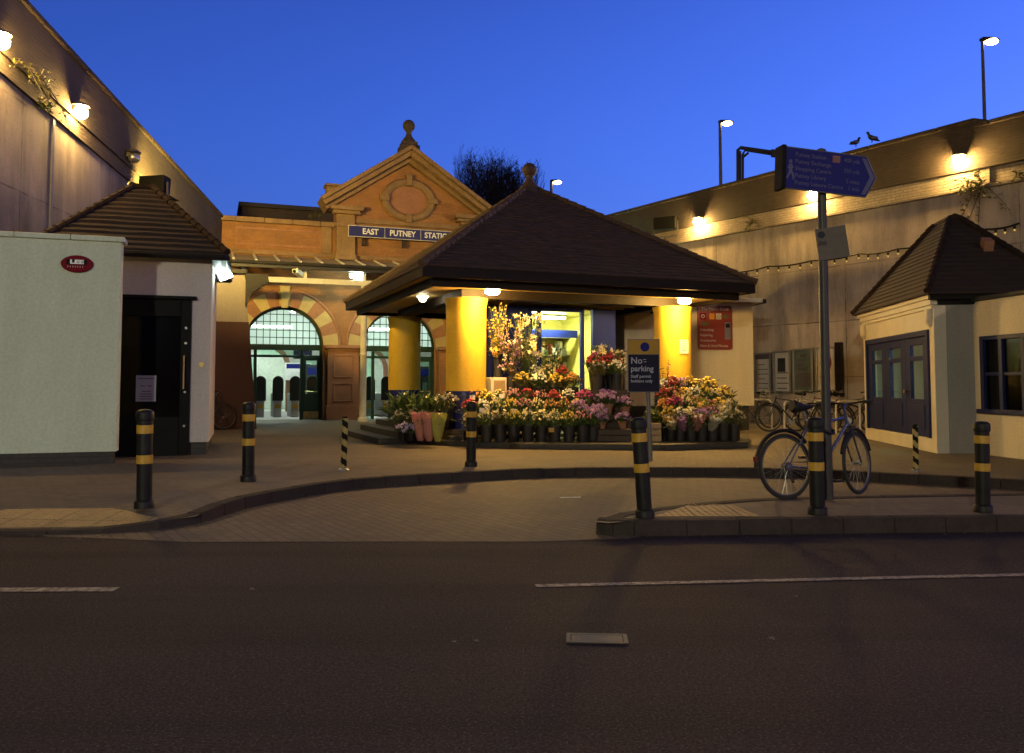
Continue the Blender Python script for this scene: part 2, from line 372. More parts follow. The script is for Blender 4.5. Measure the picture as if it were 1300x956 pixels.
# ------------------------------------------------------------------ sky and sun
W = bpy.data.worlds.new('World'); S.world = W; W.use_nodes = True
wn = W.node_tree; bg = wn.nodes['Background']
sky = wn.nodes.new('ShaderNodeTexSky'); sky.sky_type = 'NISHITA'; sky.sun_disc = False
SUN_EL, SUN_ROT = radians(4), radians(75)
sky.sun_elevation = SUN_EL; sky.sun_rotation = SUN_ROT; sky.air_density = 1.0; sky.dust_density = 0.2; sky.ozone_density = 6.0
def wmul(a, b):
    nd = wn.nodes.new('ShaderNodeMix'); nd.data_type = 'RGBA'; nd.blend_type = 'MULTIPLY'; nd.inputs[0].default_value = 1
    wn.links.new(a, nd.inputs[6])
    if hasattr(b, 'is_output'): wn.links.new(b, nd.inputs[7])
    else: nd.inputs[7].default_value = (*b, 1)
    return nd.outputs[2]
# dusk: the glow is ahead and to the right; overhead and behind the sky is already nearly night
wtc = wn.nodes.new('ShaderNodeTexCoord'); wd = wn.nodes.new('ShaderNodeVectorMath'); wd.operation = 'DOT_PRODUCT'; wd.inputs[1].default_value = (.70, .71, 0)
wn.links.new(wtc.outputs['Generated'], wd.inputs[0])
def wmap(src, a, b, c, d):
    nd = wn.nodes.new('ShaderNodeMapRange'); nd.interpolation_type = 'SMOOTHSTEP'
    for i, v in enumerate((a, b, c, d)): nd.inputs[i+1].default_value = v
    wn.links.new(src, nd.inputs[0]); return nd.outputs[0]
wsp = wn.nodes.new('ShaderNodeSeparateXYZ'); wn.links.new(wtc.outputs['Generated'], wsp.inputs[0])
k1 = wmap(wd.outputs['Value'], -.75, .85, .06, 1.0); k2 = wmap(wsp.outputs[2], .36, .9, 1.0, .10); k3 = wmap(wsp.outputs[2], -.05, .32, .54, 1.0)
skc = wmul(wmul(wmul(wmul(sky.outputs[0], (1.75, .60, 1.0)), k1), k2), k3)
wn.links.new(skc, bg.inputs[0]); bg.inputs[1].default_value = .132
sun = bpy.data.lights.new('sun', 'SUN'); suno = bpy.data.objects.new('sun', sun); COL.objects.link(suno)
sun.energy = .02; sun.angle = radians(12); sun.color = (1.0, .8, .65)
suno.rotation_euler = (pi/2 - SUN_EL, 0, pi - SUN_ROT)
S.view_settings.view_transform = 'Standard'; S.view_settings.look = 'None'; S.view_settings.exposure = 2.0; S.view_settings.gamma = 1
S.cycles.use_denoising = True; S.cycles.max_bounces = 8; S.cycles.transparent_max_bounces = 16
S.cycles.sample_clamp_indirect = 4; S.cycles.caustics_reflective = False; S.cycles.caustics_refractive = False

# ------------------------------------------------------------------ ground
def poly(name, pts, z, m, depth=0):
    mb = MB()
    if depth: mb.prism([(p[0], p[1], z) for p in pts], (0, 0, -depth))
    else: mb.add([(p[0], p[1], z) for p in pts], [tuple(range(len(pts)))])
    return mb
mb = MB(); mb.quad((-300,-120,0),(300,-120,0),(300,600,0),(-300,600,0))
tag(mb.build('road', M['asphalt']), kind='structure')
lp = [(-5.2,7.3),(-4.0,7.0),(-2.6,6.72),(.2,6.74),(.95,6.85),(1.4,7.3),(14,7.4),(14,13),(-6,13)]
tag(poly('layby_paving', lp, .004, 0).build('layby_paving', M['layby']), kind='structure')
kpx = [(-420,690),(-200,680),(0,675.5),(116,673.5),(185,666),(245,657),(262,648),(286,639),(318,629.5),(374,620),(433,610.5),(486,606),(598,599.7),(665,596),(807,594),(954,594.8),(1054,597.5),(1135,602),(1300,610),(1600,628)]
KZ = [.03,.03,.03,.035,.055,.085,.10] + [.12]*20
KL = [gnd(x, y, z) for (x, y), z in zip(kpx, KZ)]
def smooth_line(pts, step):
    out = []
    for i in range(len(pts)-1):
        p0 = pts[max(0,i-1)]; p1 = pts[i]; p2 = pts[i+1]; p3 = pts[min(len(pts)-1,i+2)]
        k = max(1, int((p2-p1).length/step))
        for j in range(k):
            t = j/k; a = -t+2*t*t-t**3; b = 2-5*t*t+3*t**3; c = t+4*t*t-3*t**3; d = t**3-t*t
            out.append((p0*a + p1*b + p2*c + p3*d)*.5)
    out.append(pts[-1]); return out
def resample(pts, step):
    out = [pts[0]]; acc = 0
    for a, b in zip(pts, pts[1:]):
        L = (b-a).length; d = step-acc
        while d <= L: out.append(a + (b-a)*(d/L)); d += step
        acc = (acc + L) % step
    out.append(pts[-1]); return out
def kerb_run(line, side, w=.14, closed=False):
    """individual kerb stones along a line; side=+1: the pavement lies to the left of the line's direction."""
    mb = MB(); pts = resample(line, .45)
    for a, b in zip(pts, pts[1:]):
        d = b - a
        if d.length < .05: continue
        n = V((-d.y, d.x, 0)).normalized()*side*w; e = d.normalized()*.002
        dz = V((0,0,R.uniform(-.003,.003)))
        a2, b2 = a+e, b-e
        ba = V((0,0,-.02))
        vs = [V((p.x,p.y,-.02)) for p in (a2-n*.09,b2-n*.09,b2+n,a2+n)] + [a2+dz, b2+dz, b2+n+dz, a2+n+dz]
        for p in vs[4:]: p.z += .006
        mb.add(vs, [(0,3,2,1),(4,5,6,7),(0,1,5,4),(1,2,6,5),(2,3,7,6),(3,0,4,7)])
    return mb
SL = smooth_line(KL, .2)
tag(kerb_run(SL, 1).build('kerb', M['kerbstone'], bevel=.009), kind='structure')
STRIP = .95
mb = MB(); mb.add([(q.x, q.y + STRIP, .12) for q in SL] + [(40,70,.12), (-40,70,.12)], [tuple(range(len(SL)+2))])
for a_, b_ in zip(SL, SL[1:]): mb.quad((a_.x, a_.y+.07, a_.z), (b_.x, b_.y+.07, b_.z), (b_.x, b_.y+STRIP, .12), (a_.x, a_.y+STRIP, .12))
tag(mb.build('pavement', M['pavers']), kind='structure')
ipx = [(1650,655),(1300,657),(1031,659.5),(800,662.5),(772,664.5),(757,663),(757,659),(775,653.5),(830,645),(900,638),(1000,632),(1300,626.5),(1650,622)]
IL = smooth_line([gnd(x, y, .12) for x, y in ipx], .15)
tag(kerb_run(IL, -1).build('island_kerb', M['kerbstone'], bevel=.009), kind='structure')
c0 = V((4.5, 7.8, 0))
tag(poly('island_paving', [p + (V((p.x, 7.75, 0)) - V((p.x, p.y, 0)))*.03 for p in IL], .118, 0).build('island_paving', M['slab']), kind='structure')
mb = MB(); TP = []
def strip_z(q, t): return q.z + (.12 - q.z)*(t - .07)/(STRIP - .07) + .004
SLt = [q for q in SL if q.x < gnd(226, 657, .1).x]
for a_, b_ in zip(SLt, SLt[1:]):
    ta, tb = [max(.16, min(.80, (gnd(226,657,.1).x - q.x)*1.1)) for q in (a_, b_)]
    mb.quad((a_.x, a_.y+.15, strip_z(a_,.15)), (b_.x, b_.y+.15, strip_z(b_,.15)), (b_.x, b_.y+tb, strip_z(b_,tb)), (a_.x, a_.y+ta, strip_z(a_,ta)))
tag(mb.build('tactile_paving', M['tactile']), kind='structure')
# raised blisters of the tactile paving
bl = MB()
def blisters(mb, x0, x1, y0, y1, inside, step=.067):
    x = x0
    while x < x1:
        y = y0
        while y < y1:
            if inside(x, y): mb.lathe([(.013,.0),(.010,.004),(.0005,.005)], 6, (x, y, .1245), caps=False)
            y += step
        x += step
tp2 = [gnd(x, y, .122) for x, y in [(828,656),(965,655.5),(930,641),(878,640)]]
tag(poly('tactile_paving', tp2, .124, 0).build('tactile_paving', M['tactile']), kind='structure')
def inpoly(pts):
    def f(x, y):
        c = False
        for a, b in zip(pts, pts[1:]+pts[:1]):
            if (a.y > y) != (b.y > y) and x < (b.x-a.x)*(y-a.y)/(b.y-a.y)+a.x: c = not c
        return c
    return f
for q in resample(SLt, .067):
    t_ = .2
    while t_ < min(.78, (gnd(226,657,.1).x - q.x)*1.1 - .03): bl.lathe([(.013,.0),(.010,.004),(.0005,.005)], 6, (q.x, q.y+t_, strip_z(q,t_)+.0005), caps=False); t_ += .067
blisters(bl, 1.0, 2.6, 7.0, 8.2, inpoly(tp2))
tag(bl.build('tactile_blisters', M['tactile'], smooth=True), kind='structure')
def ribbon(name, a, b, w, m, z=.005, k=24):
    mb = MB(); d = (b-a); n = V((-d.y, d.x, 0)).normalized()*w/2
    for i in range(k):
        p, q = a + d*(i/k), a + d*((i+1)/k)
        mb.quad((p-n)+V((0,0,z)), (q-n)+V((0,0,z)), (q+n)+V((0,0,z)), (p+n)+V((0,0,z)))
    return tag(mb.build(name, m), kind='structure')
ribbon('road_marking', gnd(-320,751,0), gnd(148,749,0), .10, M['road_paint'])
ribbon('road_marking', gnd(680,744.5,0), gnd(1640,722.5,0), .07, M['road_paint'])

# ------------------------------------------------------------------ retaining walls
def trap(mb, x0, x1, y0, y1, b0, b1, t0, t1):
    mb.add([(x0,y0,b0),(x1,y0,b1),(x1,y1,b1),(x0,y1,b0),(x0,y0,t0),(x1,y0,t1),(x1,y1,t1),(x0,y1,t0)],
           [(0,3,2,1),(4,5,6,7),(0,1,5,4),(1,2,6,5),(2,3,7,6),(3,0,4,7)]); return mb
RWd = V((-.737, 1, 0)).normalized(); RW0 = V((11.7, 19.0, 0)); RWn = V((-RWd.y, RWd.x, 0))   # towards the court
def on_right(px, py, off=0.0):
    """point where the sight line through a pixel meets the right retaining wall"""
    d = ray(px, py); o = V((0,0,H)); A = RW0 + RWn*off
    s = ((A - o).dot(RWn)) / d.dot(RWn); return o + d*s
rw = empty('retaining_wall', RW0, atan2(RWd.y, RWd.x), 'tall right hand retaining wall of stained render under a whitewashed brick band and dark brick parapet', 'wall')
rtop = lambda x: 7.60 - .0155*x
mb = MB(); trap(mb, -12, 17, -.7, 0, 0, 0, 5.95, 5.95); mb.build('render_face', M['wall_render'], rw)
mb = MB(); mb.box(-12, 17, -.7, .09, 5.953, 6.03); mb.build('ledge', M['white_brick'], rw, bevel=.012)
mb = MB(); mb.box(-12, .6, -.7, -.06, 6.033, 6.45); mb.box(.6, 17, -.7, -.0, 6.033, 6.45); mb.build('whitewashed_band', M['white_brick'], rw)
mb = MB(); trap(mb, .9, 17, -.7, .04, 6.453, 6.453, rtop(.9), rtop(17)); trap(mb, -12, .897, -.7, .04, 6.453, 6.453, rtop(-12)-.14, rtop(.9)-.14)
mb.build('parapet', M['dark_brick'], rw)
mb = MB()
for i in range(18):
    a = .9 + i*.9; b = a + .885
    trap(mb, a, b, -.75, .10, rtop(a)+.002, rtop(b)+.002, rtop(a)+.11, rtop(b)+.11)
for i in range(14):
    b = .55 - i*.9; a = b - .885
    trap(mb, a, b, -.75, .10, rtop(a)-.138, rtop(b)-.138, rtop(a)-.03, rtop(b)-.03)
trap(mb, .56, .895, -.75, .10, rtop(.56)-.138, rtop(.9)-.138, rtop(.56)-.03, rtop(.9)+.11)
mb.build('coping', M['dark_brick'], rw, bevel=.02)
LWd = V((-.085, 1, 0)).normalized(); LW0 = V((-8.37, 14.0, 0)); LWn = V((LWd.y, -LWd.x, 0))
def on_left(px, py, off=0.0):
    d = ray(px, py); o = V((0,0,H)); A = LW0 + LWn*off
    s = ((A - o).dot(LWn)) / d.dot(LWn); return o + d*s
lw = empty('retaining_wall', LW0, atan2(LWd.y, LWd.x), 'tall left hand retaining wall of streaked pale render below sooty brick, sloping down to the station', 'wall')
ltop = lambda x: 7.70 - .0815*x
lmid = lambda x: 6.25 - .07*x
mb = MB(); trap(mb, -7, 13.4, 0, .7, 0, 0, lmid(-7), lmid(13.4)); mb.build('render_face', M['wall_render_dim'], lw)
mb = MB(); trap(mb, -7, 13.4, -.05, .7, lmid(-7)+.003, lmid(13.4)+.003, ltop(-7), ltop(13.4))
mb.build('parapet', M['dark_brick'], lw)
mb = MB(); trap(mb, -7, 13.4, -.09, -.053, lmid(-7)+.30, lmid(13.4)+.30, lmid(-7)+.38, lmid(13.4)+.38); mb.build('string_course', M['dark_brick'], lw)
mb = MB()
for i in range(22):
    a = -7 + i*.93; b = a + .915
    trap(mb, a, min(b,13.4), -.11, .75, ltop(a)+.002, ltop(min(b,13.4))+.002, ltop(a)+.11, ltop(min(b,13.4))+.11)
mb.build('coping', M['dark_brick'], lw, bevel=.02)
mb = MB(); mb.box(1.02, 1.10, -.03, .0, .1, lmid(1.1)); mb.build('rainwater_pipe', M['grey_paint'], lw)

# battered end of wall beside the station entrance, pink over dark red
bt = empty('buttress_wall', (-7.6, 21.6, 0), radians(18), 'pinkish sloping buttress with dark red lower half beside the station arch', 'wall')
def batter(z): return .95 - .085*z
mb = MB(); mb.prism([(-1.5,0,.12),(batter(.12),0,.12),(batter(2.93),0,2.93),(-1.5,0,2.93)], (0,1.2,0)); mb.build('lower_face', M['dark_red'], bt)
mb = MB(); mb.prism([(-1.5,.01,2.933),(batter(2.93)-.01,.01,2.933),(batter(4.2)-.01,.01,4.2),(-1.5,.01,4.2)], (0,1.18,0)); mb.build('upper_face', M['buttress_pink'], bt)
mb = MB(); mb.box(-1.55, batter(4.2)+.05, -.06, 1.25, 4.203, 4.32); mb.build('coping', M['dark_steel'], bt, bevel=.015)
mb = MB(); mb.prism([(.60,-.12,3.35),(.60,-.12,4.2),(1.15,-.12,4.2),(1.2,-.12,4.0),(.78,-.12,3.75)], (0,.14,0)); mb.build('bracket', M['dark_steel'], bt)

# ------------------------------------------------------------------ station building
ST0 = V((-5.71, 28.0, 0)); STR = radians(20)
st = empty('station_building', ST0, STR, 'red brick station entrance with two glazed arches and a pediment topped by a ball', 'station')
def stw(x, y, z):   # station frame to world
    return V((ST0.x + x*cos(STR) - y*sin(STR), ST0.y + x*sin(STR) + y*cos(STR), z))
AR = [(-1.93, 1.28, 2.60), (1.95, 1.28, 2.60)]
def arch_wall(mb, x0, x1, z0, z1, arches, y0, y1, k=20):
    x = x0
    for (c, r, zs) in arches:
        mb.quad((x,y0,z0),(c-r,y0,z0),(c-r,y0,z1),(x,y0,z1)); mb.quad((x,y1,z0),(x,y1,z1),(c-r,y1,z1),(c-r,y1,z0))
        pts = [(c - r*cos(pi*i/k), zs + r*sin(pi*i/k)) for i in range(k+1)]
        for (a, b), (d, e) in zip(pts, pts[1:]):
            mb.quad((a,y0,b),(d,y0,e),(d,y0,z1),(a,y0,z1)); mb.quad((a,y1,b),(a,y1,z1),(d,y1,z1),(d,y1,e)); mb.quad((a,y0,b),(a,y1,b),(d,y1,e),(d,y0,e))
        for xx in (c-r, c+r): mb.quad((xx,y0,z0),(xx,y0,zs),(xx,y1,zs),(xx,y1,z0))
        x = c + r
    mb.quad((x,y0,z0),(x1,y0,z0),(x1,y0,z1),(x,y0,z1)); mb.quad((x,y1,z0),(x,y1,z1),(x1,y1,z1),(x1,y1,z0))
    mb.quad((x0,y0,z1),(x1,y0,z1),(x1,y1,z1),(x0,y1,z1))
mb = MB(); arch_wall(mb, -4.4, 6.4, .1, 6.60, AR, 0, .5); mb.build('wall', M['red_brick'], st)
mb = MB()
for i in range(12):
    a = -4.4 + i*.9; mb.box(a, a+.888, -.12, .58, 6.603, 6.77)
mb.build('coping', M['stone'], st, bevel=.02)
mb = MB(); mb.box(-4.4, 6.4, -.07, .0, 5.56, 5.70); mb.build('string_course', M['stone'], st, bevel=.015)
mb = MB()
for (a, b) in ((-3.5, -.75), (4.9, 6.2)):
    mb = MB()
    for (x0, x1, z0, z1) in ((a, b, 6.38, 6.44), (a, b, 5.86, 5.92), (a, a+.06, 5.923, 6.377), (b-.06, b, 5.923, 6.377)): mb.box(x0, x1, -.035, 0, z0, z1)
    mb.build('panel_moulding', M['terracotta'], st)
for xa, xb, yy in ((-4.4, -3.95, -.10), (-.75, -.42, -.06)):
    mb = MB(); mb.box(xa, xb, yy, 0, 5.703, 6.6); mb.build('parapet_pier', M['stone'], st, bevel=.01)
# pediment
gc = 2.2
mb = MB(); mb.prism([(-.3,-.06,5.703),(4.7,-.06,5.703),(4.7,-.06,7.45),(gc,-.06,9.0),(-.3,-.06,7.45)], (0,.55,0)); mb.build('gable_wall', M['red_brick'], st)
mb = MB()
for s in (-1, 1):
    xt, zt, xa, za = gc + s*2.98, 7.42, gc, 9.40
    d = V((xa-xt, 0, za-zt)).normalized(); n = V((-d.z*s, 0, d.x*s)) if s < 0 else V((d.z, 0, -d.x)); n = V((0,0,1)).cross(V((0,1,0))) if False else n
    up = V((-d.z, 0, d.x)) if d.x > 0 else V((d.z, 0, -d.x))
    for (o0, o1, yy) in ((0, .13, -.62), (-.16, -.003, -.48), (-.30, -.163, -.24)):
        a = V((xt,0,zt)); b = V((xa,0,za))
        # mitre at the apex
        def P2(o): 
            q = a + up*o; t = (xa - q.x)/d.x; return q + d*t
        p = [a + up*o0, P2(o0), P2(o1), a + up*o1]
        mb.prism([(q.x + (-.004*s if i in (1,2) else 0)*-1, yy, q.z) for i, q in enumerate(p)], (0, .58 - yy, 0))
mb.build('raking_cornice', M['stone'], st, bevel=.01)
for x0 in (-.28, 4.06):
    mb = MB(); mb.box(x0, x0+.62, -.22, -.06, 5.5, 6.9); mb.box(x0-.05, x0+.67, -.28, -.06, 5.5, 5.68); mb.box(x0+.02, x0+.6, -.2, -.06, 6.9, 7.15)
    mb.box(x0-.14, x0+.76, -.36, -.06, 7.05, 7.16); mb.box(x0-.24, x0+.86, -.46, -.06, 7.163, 7.30); mb.box(x0-.08, x0+.7, -.27, -.06, 6.62, 6.72)
    mb.box(x0+.16, x0+.46, -.235, -.22, 5.85, 6.5)
    mb.build('pilaster', M['stone'], st, bevel=.014)
mb = MB(); mb.box(.36, 4.04, -.14, -.06, 6.80, 6.96); mb.build('entablature', M['stone'], st, bevel=.012)
mb = MB(); n = 36
for i in range(n):
    a0, a1 = 2*pi*i/n, 2*pi*(i+1)/n
    def E(a, rx, rz, y): return (gc + rx*cos(a), y, 7.72 + rz*sin(a))
    for (ra, rb, ya, yb) in ((.70,.50,-.16,-.16), (.92,.70,-.20,-.20)):
        pass
    prof = [(.68,.50,-.06),(.68,.50,-.14),(.76,.58,-.20),(.90,.70,-.20),(.96,.76,-.13),(.96,.76,-.06)]
    for (p, q) in zip(prof, prof[1:]): mb.quad(E(a0,*p), E(a1,*p), E(a1,*q), E(a0,*q))
mb.build('oval_moulding', M['stone'], st, smooth=True)
mb = MB(); mb.add([(gc + .69*cos(2*pi*i/n), -.075, 7.72 + .51*sin(2*pi*i/n)) for i in range(n)], [tuple(range(n))]); mb.build('oval_panel', M['terracotta'], st)
for (dx, dz, w, h) in ((0,.68,.11,.19),(0,-.66,.10,.15),(.86,0,.16,.09),(-.86,0,.16,.09)):
    mb = MB(); mb.box(gc+dx-w, gc+dx+w, -.24, -.06, 7.72+dz-h, 7.72+dz+h); mb.build('keystone', M['stone'], st, bevel=.02)
fin = MB(); fin.box(gc-.33, gc+.33, -.40, .26, 9.2, 9.62); fin.box(gc-.27, gc+.27, -.34, .2, 9.623, 9.76)
fin.build('finial_pedestal', M['finial_stone'], st, bevel=.02)
fb = MB(); fb.lathe([(.27,9.76),(.22,9.85),(.12,9.98),(.085,10.08),(.11,10.14),(.10,10.18)], 20, (gc,-.07,0)); fb.ball((gc,-.07,10.36), .215, 20, 12)
fb.build('finial_ball', M['finial_stone'], st, smooth=True)
mb = MB(); mb.box(-.62, -.1, -.2, .3, 7.62, 7.98); mb.box(-.68, -.04, -.26, .36, 7.983, 8.06); mb.build('acroterion', M['stone'], st, bevel=.02)
# arches
def voussoirs(c, r, zs):
    mb = MB(); n = 13
    for i in range(n):
        mb.mi = i % 2
        for j in range(3):
            a0, a1 = pi*(i + j/3)/n, pi*(i + (j+1)/3)/n
            y = -.05 - (.012 if i % 2 else 0)
            pts = [(c - q*cos(a), zs + q*sin(a)) for q, a in ((r, a0), (r, a1), (r+.50, a1), (r+.50, a0))]
            mb.prism([(p[0], y, p[1]) for p in pts], (0, -y, 0))
    return mb
for (c, r, zs) in AR:
    voussoirs(c, r, zs).build('arch_surround', [M['pale_stone'], M['terracotta']], st)
    mb = MB(); mb.tube([(c - (r+.55)*cos(pi*i/28), -.04, zs + (r+.55)*sin(pi*i/28)) for i in range(29)], .05, 8); mb.build('hood_mould', M['terracotta'], st, smooth=True)
    mb = MB(); mb.prism([(c-.10,-.16,zs+r-.06),(c+.10,-.16,zs+r-.06),(c+.17,-.16,zs+r+.66),(c-.17,-.16,zs+r+.66)], (0,.16,0)); mb.build('keystone', M['pale_stone'], st, bevel=.012)
for x0 in (-.52, 3.34):
    w = 1.04; mb = MB(); mb.box(x0, x0+w, -.14, 0, .6, 2.42); mb.box(x0-.04, x0+w+.04, -.20, 0, .1, .60); mb.box(x0-.03, x0+w+.03, -.18, 0, 2.423, 2.50); mb.box(x0-.09, x0+w+.09, -.25, 0, 2.503, 2.62)
    for (za, zb) in ((.72, 1.35), (1.52, 2.30)):
        for (xa, xb, zc, zd) in ((.18,.86,zb-.05,zb),(.18,.86,za,za+.05),(.18,.23,za+.053,zb-.053),(.81,.86,za+.053,zb-.053)): mb.box(x0+xa, x0+xb, -.165, -.14, zc, zd)
    mb.build('pier', M['terracotta'], st, bevel=.012)
# door screens
def screen(c, r, zs, leaf_side):
    fr = MB(); y0, y1 = .24, .34
    k = 24
    for i in range(k):
        a0, a1 = pi*i/k, pi*(i+1)/k
        pts = [(c - q*cos(a), zs + q*sin(a)) for q, a in ((r-.09, a0), (r-.09, a1), (r-.002, a1), (r-.002, a0))]
        fr.prism([(p[0], y0, p[1]) for p in pts], (0, y1-y0, 0))
    fr.box(c-r+.002, c+r-.002, y0-.03, y1, zs-.16, zs+.03); fr.box(c-r+.002, c+r-.002, y0, y1-.01, zs-.40, zs-.32)
    for (a, b) in ((-r+.002, -r+.09), (-.93, -.83), (.56, .66), (r-.09, r-.002)): fr.box(c+a, c+b, y0, y1, .1, zs-.163)
    o = fr.build('door_frame', M['green_paint'], st, bevel=.006)
    gb = MB()
    x = c - r + .2
    for i in range(1, 12):
        x = c - r + 2*r*i/12; hgt = sqrt(max(0, (r-.05)**2 - (x-c)**2))
        if hgt > .1: gb.box(x-.013, x+.013, y0+.03, y0+.06, zs+.03, zs+hgt)
    for zz in (.26, .50, .78, 1.03):
        hw = sqrt((r-.05)**2 - zz*zz); gb.box(c-hw, c+hw, y0+.027, y0+.063, zs+zz-.013, zs+zz+.013)
    f = gb.build('glazing_bar', M['green_paint'], st)
    pn = MB(); pn.add([(c-r+.05, y0+.045, zs+.02)] + [(c - (r-.05)*cos(pi*i/k), y0+.045, zs + (r-.05)*sin(pi*i/k)) for i in range(1, k)] + [(c+r-.05, y0+.045, zs+.02)], [tuple(range(k+1))])
    pn.build('fanlight', M['frosted'], st)
    gl = MB(); gl.box(c-r+.09, c-.93, y0+.04, y0+.05, .12, zs-.4); gl.box(c-.83, c+.56, y0+.04, y0+.05, zs-.32, zs-.16); gl.build('side_glass', M['green_glass'], st)
    x0, x1 = (c+.66, c+r-.09)
    dl = MB(); z1 = zs-.403
    dl.box(x0, x0+.09, y0-.02, y0+.04, .14, z1); dl.box(x1-.09, x1, y0-.02, y0+.04, .14, z1); dl.box(x0+.09, x1-.09, y0-.02, y0+.04, z1-.1, z1); dl.box(x0+.09, x1-.09, y0-.02, y0+.04, .14, 1.0)
    d = dl.build('door', M['green_paint'], st, bevel=.006)
    g = MB(); g.box(x0+.09, x1-.09, y0+.005, y0+.012, 1.0, z1-.1); g.build('door_glass', M['green_glass'], d)
    g = MB(); g.box(x0+.02, x1-.02, y0-.026, y0-.021, .16, .40); g.build('kick_plate', M['brass'], d)
    g = MB(); g.tube([(x0+.05,y0-.07,1.06),(x1-.05,y0-.07,1.06)], .018, 8); g.tube([(x0+.08,y0-.07,1.06),(x0+.08,y0-.02,1.06)], .012, 6); g.tube([(x1-.08,y0-.07,1.06),(x1-.08,y0-.02,1.06)], .012, 6); g.build('push_bar', M['brass'], d, smooth=True)
for a in AR: screen(*a, 1)
# ticket hall behind
hall = MB(); X0, X1, Y1, ZC = -4.3, 6.3, 9.5, 4.25
hall.quad((X0,.5,.13),(X1,.5,.13),(X1,Y1,.13),(X0,Y1,.13)); hall.build('hall_floor', M['grey_render'], st)
hall = MB(); hall.quad((X0,.5,.1),(X0,Y1,.1),(X0,Y1,ZC),(X0,.5,ZC)); hall.quad((X1,.5,.1),(X1,.5,ZC),(X1,Y1,ZC),(X1,Y1,.1))
hall.quad((X0,.5,ZC),(X0,Y1,ZC),(X1,Y1,ZC),(X1,.5,ZC)); arch_wall(hall, X0, X1, .1, ZC, [(-2.0, .95, 2.0), (2.3, .95, 2.0)], Y1, Y1+.3, 14)
M['hall'] = mat('pale hall plaster', (.46,.49,.43), .6, var=.25, scale=1.2); hall.build('hall_wall', M['hall'], st)
mb = MB(); mb.quad((X0,13,0),(X1,13,0),(X1,13,4),(X0,13,4)); mb.quad((X0,Y1+.3,.13),(X1,Y1+.3,.13),(X1,13,.13),(X0,13,.13)); mb.quad((X0,Y1+.3,3.6),(X1,Y1+.3,3.6),(X1,13,3.6),(X0,13,3.6)); mb.build('inner_passage', M['hall'], st)
mb = MB(); mb.box(X0, X1, 3.6, 3.75, 3.05, 3.3); mb.build('hall_beam', M['green_paint'], st)
mb = MB(); mb.box(-4.4, 6.4, .5, 14, 5.2, 5.35); mb.box(-4.4,6.4,13.9,14,0,5.2); mb.box(-4.4,-4.3,.5,14,0,5.2); mb.box(6.3,6.4,.5,14,0,5.2); mb.build('rear_shell', M['bitumen'], st)
i = 0
for (x, y, L, zz) in ((-2.8,2.4,1.2,3.9),(-.9,2.4,1.2,3.9),(1.0,2.4,1.2,3.9),(2.9,2.4,1.2,3.9),(-1.9,6.2,1.5,3.6),(2.2,6.2,1.5,3.6),(-1.7,11.3,1.4,3.2),(2.2,11.3,1.4,3.2)):
    mb = MB(); mb.box(x-L/2, x+L/2, y-.06, y+.06, zz, zz+.05)
    f = mb.build('tube_light', M['lamp_tube'], None, loc=stw(0,0,0), rot=(0,0,STR))
    mb = MB(); mb.box(x-L/2-.03, x+L/2+.03, y-.09, y+.09, zz+.053, zz+.11); mb.box(x-.02,x+.02,y-.02,y+.02,zz+.11,ZC if y < 9 else 3.6); mb.build('tube_housing', M['white_paint'], f)
    row = 'front row' if y < 4 else ('middle row' if y < 9 else 'inner passage')
    tag(f, 'fluorescent tube light in the ticket hall, %s, %s' % (row, {-2.8:'first from the left',-.9:'second from the left',1.0:'third from the left',2.9:'fourth from the left'}.get(x, 'on the left side' if x < 0 else 'on the right side')), 'ceiling light', 'fluorescent tubes in the ticket hall')
def make_gate():
    o = empty('ticket_gate', (0,0,0), 0)
    mb = MB(); mb.box(-.14, .14, -.8, .8, .13, .98); mb.build('cabinet', M['steel'], o, bevel=.03)
    mb = MB(); pts = [(-.19,0,.72),(.19,0,.72)] + [(.19*cos(pi*i/10), 0, 1.42 + .19*sin(pi*i/10)) for i in range(11)]
    mb.prism([(p[0], -.84, p[2]) for p in pts], (0,.04,0)); mb.build('paddle', M['black_plastic'], o, bevel=.01)
    mb = MB(); mb.box(-.10,.10,-.815,-.8,.45,.6); mb.build('reader', M['sign_amber'], o)
    return o
g0 = make_gate(); n = 0
for x in (-3.1, -2.5, -1.9, -1.3, -.7, .8, 1.4, 2.0, 2.6, 3.2):
    g = g0 if n == 0 else copy_tree(g0)
    g.location = stw(x, 3.4, 0); g.rotation_euler = (0,0,STR)
    tag(g, 'grey ticket barrier with dark rounded paddle inside the %s arch, %s' % ('left' if x < 0 else 'right', ['first from the left','second from the left','third from the left','fourth from the left','fifth from the left'][n % 5]), 'ticket gate', 'ticket barriers in the hall'); n += 1
for (x, y, w, z0, z1, mm, lab) in ((-3.9,7.2,.9,.13,2.1,'dark_steel','dark ticket machine against the left side of the hall'),(.15,7.9,1.1,.13,2.15,'dark_steel','dark ticket machine in the middle of the hall, between the arches'),(4.6,7.4,.9,.13,2.1,'dark_steel','dark ticket machine against the right side of the hall')):
    tm = empty('ticket_machine', stw(x, y, 0), STR, lab, 'ticket machine', 'ticket machines in the hall')
    mb = MB(); mb.box(-w/2,w/2,-.3,.3,z0,z1); mb.build('cabinet', M[mm], tm, bevel=.02)
    mb = MB(); mb.box(-w/2+.06,w/2-.06,-.312,-.302,z1-.42,z1-.12); mb.build('header', M['sign_blue'], tm)
    mb = MB(); mb.box(-.22,.12,-.312,-.302,1.05,1.4); mb.build('screen', M['poster_art'], tm)
